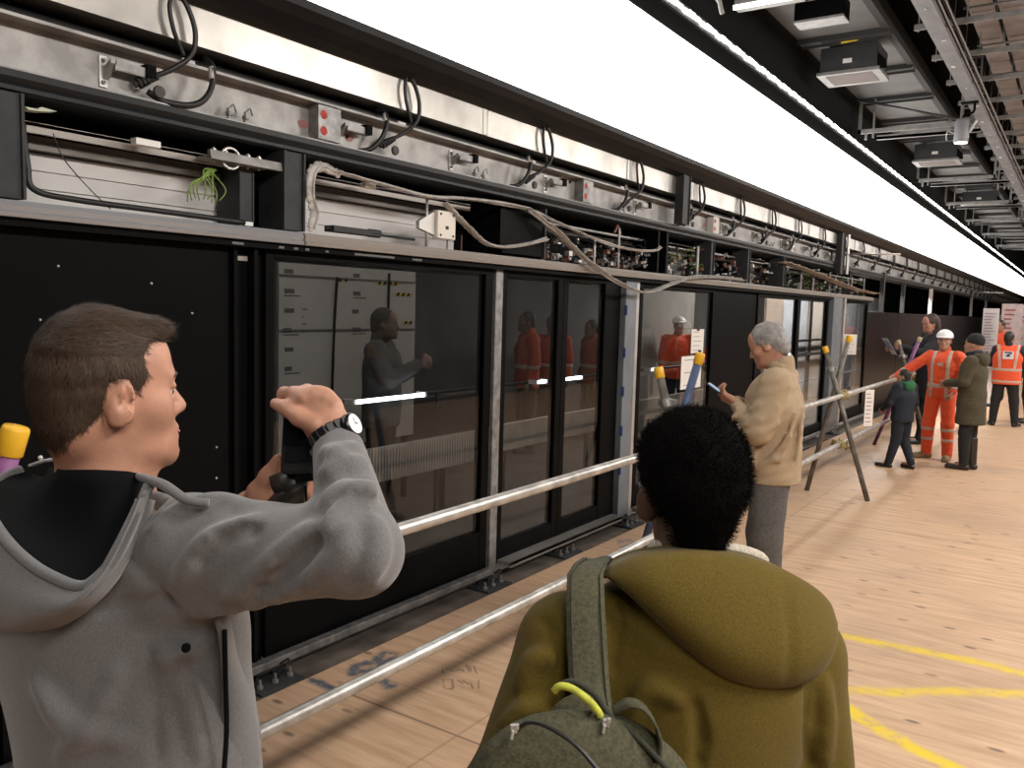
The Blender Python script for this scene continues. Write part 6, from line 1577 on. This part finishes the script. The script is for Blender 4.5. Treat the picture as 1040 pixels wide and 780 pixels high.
# hi-vis vest man, back to us
vs = person('man seen from behind in orange vest over dark clothes, logo patch between shoulders', (-1.04, 16.4, 0), R(4), 1.60, pose=dict(ankL=(-.17, .0, .085), ankR=(.19, .02, .085), toeL=(-.22, .17, .03), toeR=(.26, .18, .03), kneL=(-.14, .02, .49), kneR=(.15, .03, .49), elL=(-.26, .05, 1.16), wrL=(-.17, .25, 1.10), elR=(.27, .03, 1.15), wrR=(.24, .16, .95)),
    h=.013, top=NAVY, legs=BLKT, shoes=SHOEB, hair=DKHAIR, hem=.80, girth=1.18, hy=R(-20))
q = Solid((-.33, -.26, .74), (.33, .28, 1.56), .011)
J_ = vs[1]; g = 1.22
q.ell(J_['che']+np.array((0, 0, -.02)), (.197*g, .14*g, .205), .03); q.cone(J_['che']-np.array((0, 0, .05)), (0, 0, .80), .187*g, .182*g, .05, sq=((0, 1, 0), .73)); q.cone(J_['neck']-np.array((0, 0, .04)), J_['che'], .08, .16, .05, sq=((0, 1, 0), .74))
for sd in (-1, 1): q.cone(J_['neck']-np.array((0, 0, .05)), (.15*sd, -.01, 1.42), .07, .082, .03)
q.cut((0, 0, .80), (0, 0, -1))
for sd in (-1, 1): q.cut((.262*sd, 0, 1.1), (sd, 0, .12))
q.cone((0, .02, 1.40), (0, .03, 1.62), .075, .085, .01, mode='sub')
q.d = q.d-.014
put('vest', q, HIVIS, vs[0], (vs[2], vs[3]))
for (p, n, hw) in (((0, 0, 1.06), (0, 0, 1), .028), ((0, 0, .84), (0, 0, 1), .024), ((.135, 0, 1.3), (1, 0, -.1), .026), ((-.135, 0, 1.3), (1, 0, .1), .026)):
    k = q.copy(); k.d = k.d-.004; p = np.array(p); n = np.array(n, float); n /= np.linalg.norm(n); k.cut(p+n*hw, n); k.cut(p-n*hw, -n)
    if n[0] > .5: k.cut((0, 0, 1.06), (0, 0, -1))
    put('reflective_band', k, REFL, vs[0], (vs[2], vs[3]))
def vsp(x, z, y=-.205): return wpt(vs, (x, y, z))
rows = [[vsp(-.085+.17*i/4, 1.26+.14*k/3, -.205+.012*(k/3)) for i in range(5)] for k in range(4)]
MB().sheet(rows, .012).build('back_patch', mat('patch_white', (.75, .72, .74), .6), vs[0])
q = MB()
for (xa, za, xb, zb, wd) in ((-.06, 1.378, .06, 1.378, .012), (-.03, 1.315, .03, 1.32, .017), (-.012, 1.338, .015, 1.342, .012), (.02, 1.35, .055, 1.358, .007)):
    q.sheet([[vsp(xa, za-wd, -.219+.085*(za-1.26)), vsp(xb, zb-wd, -.219+.085*(zb-1.26))], [vsp(xa, za+wd, -.219+.085*(za-1.26)), vsp(xb, zb+wd, -.219+.085*(zb-1.26))]], .003)
q.build('patch_logo', mat('patch_navy', (.02, .025, .06), .6), vs[0])
# man in navy jacket cut by the right edge
nv = person('man in navy jacket at the right edge beside the orange vest', (-.72, 17.25, 0), R(100), 1.76, h=.014, top=NAVY, legs=BLKT, shoes=SHOEB, hair=mat('hair_mid', (.05, .032, .022), .6, noise=.3, nscale=60), hem=.8, girth=1.12, pose=dict(elL=(-.26, .0, 1.14), wrL=(-.22, .18, 1.0)))
# further worker in orange seen between banner and vest
ow = person('distant person in orange between the white banner and the orange vest', (-1.55, 21.6, 0), R(150), 1.78, h=.016, top=HIVIS, legs=BLKT, shoes=SHOEB, hair=DKHAIR, hem=.8, girth=1.1, bands=[((0, 0, 1.1), (0, 0, 1), .03)], bandm=REFL)
# people behind the glass, most with dimness put into skin and clothes colours
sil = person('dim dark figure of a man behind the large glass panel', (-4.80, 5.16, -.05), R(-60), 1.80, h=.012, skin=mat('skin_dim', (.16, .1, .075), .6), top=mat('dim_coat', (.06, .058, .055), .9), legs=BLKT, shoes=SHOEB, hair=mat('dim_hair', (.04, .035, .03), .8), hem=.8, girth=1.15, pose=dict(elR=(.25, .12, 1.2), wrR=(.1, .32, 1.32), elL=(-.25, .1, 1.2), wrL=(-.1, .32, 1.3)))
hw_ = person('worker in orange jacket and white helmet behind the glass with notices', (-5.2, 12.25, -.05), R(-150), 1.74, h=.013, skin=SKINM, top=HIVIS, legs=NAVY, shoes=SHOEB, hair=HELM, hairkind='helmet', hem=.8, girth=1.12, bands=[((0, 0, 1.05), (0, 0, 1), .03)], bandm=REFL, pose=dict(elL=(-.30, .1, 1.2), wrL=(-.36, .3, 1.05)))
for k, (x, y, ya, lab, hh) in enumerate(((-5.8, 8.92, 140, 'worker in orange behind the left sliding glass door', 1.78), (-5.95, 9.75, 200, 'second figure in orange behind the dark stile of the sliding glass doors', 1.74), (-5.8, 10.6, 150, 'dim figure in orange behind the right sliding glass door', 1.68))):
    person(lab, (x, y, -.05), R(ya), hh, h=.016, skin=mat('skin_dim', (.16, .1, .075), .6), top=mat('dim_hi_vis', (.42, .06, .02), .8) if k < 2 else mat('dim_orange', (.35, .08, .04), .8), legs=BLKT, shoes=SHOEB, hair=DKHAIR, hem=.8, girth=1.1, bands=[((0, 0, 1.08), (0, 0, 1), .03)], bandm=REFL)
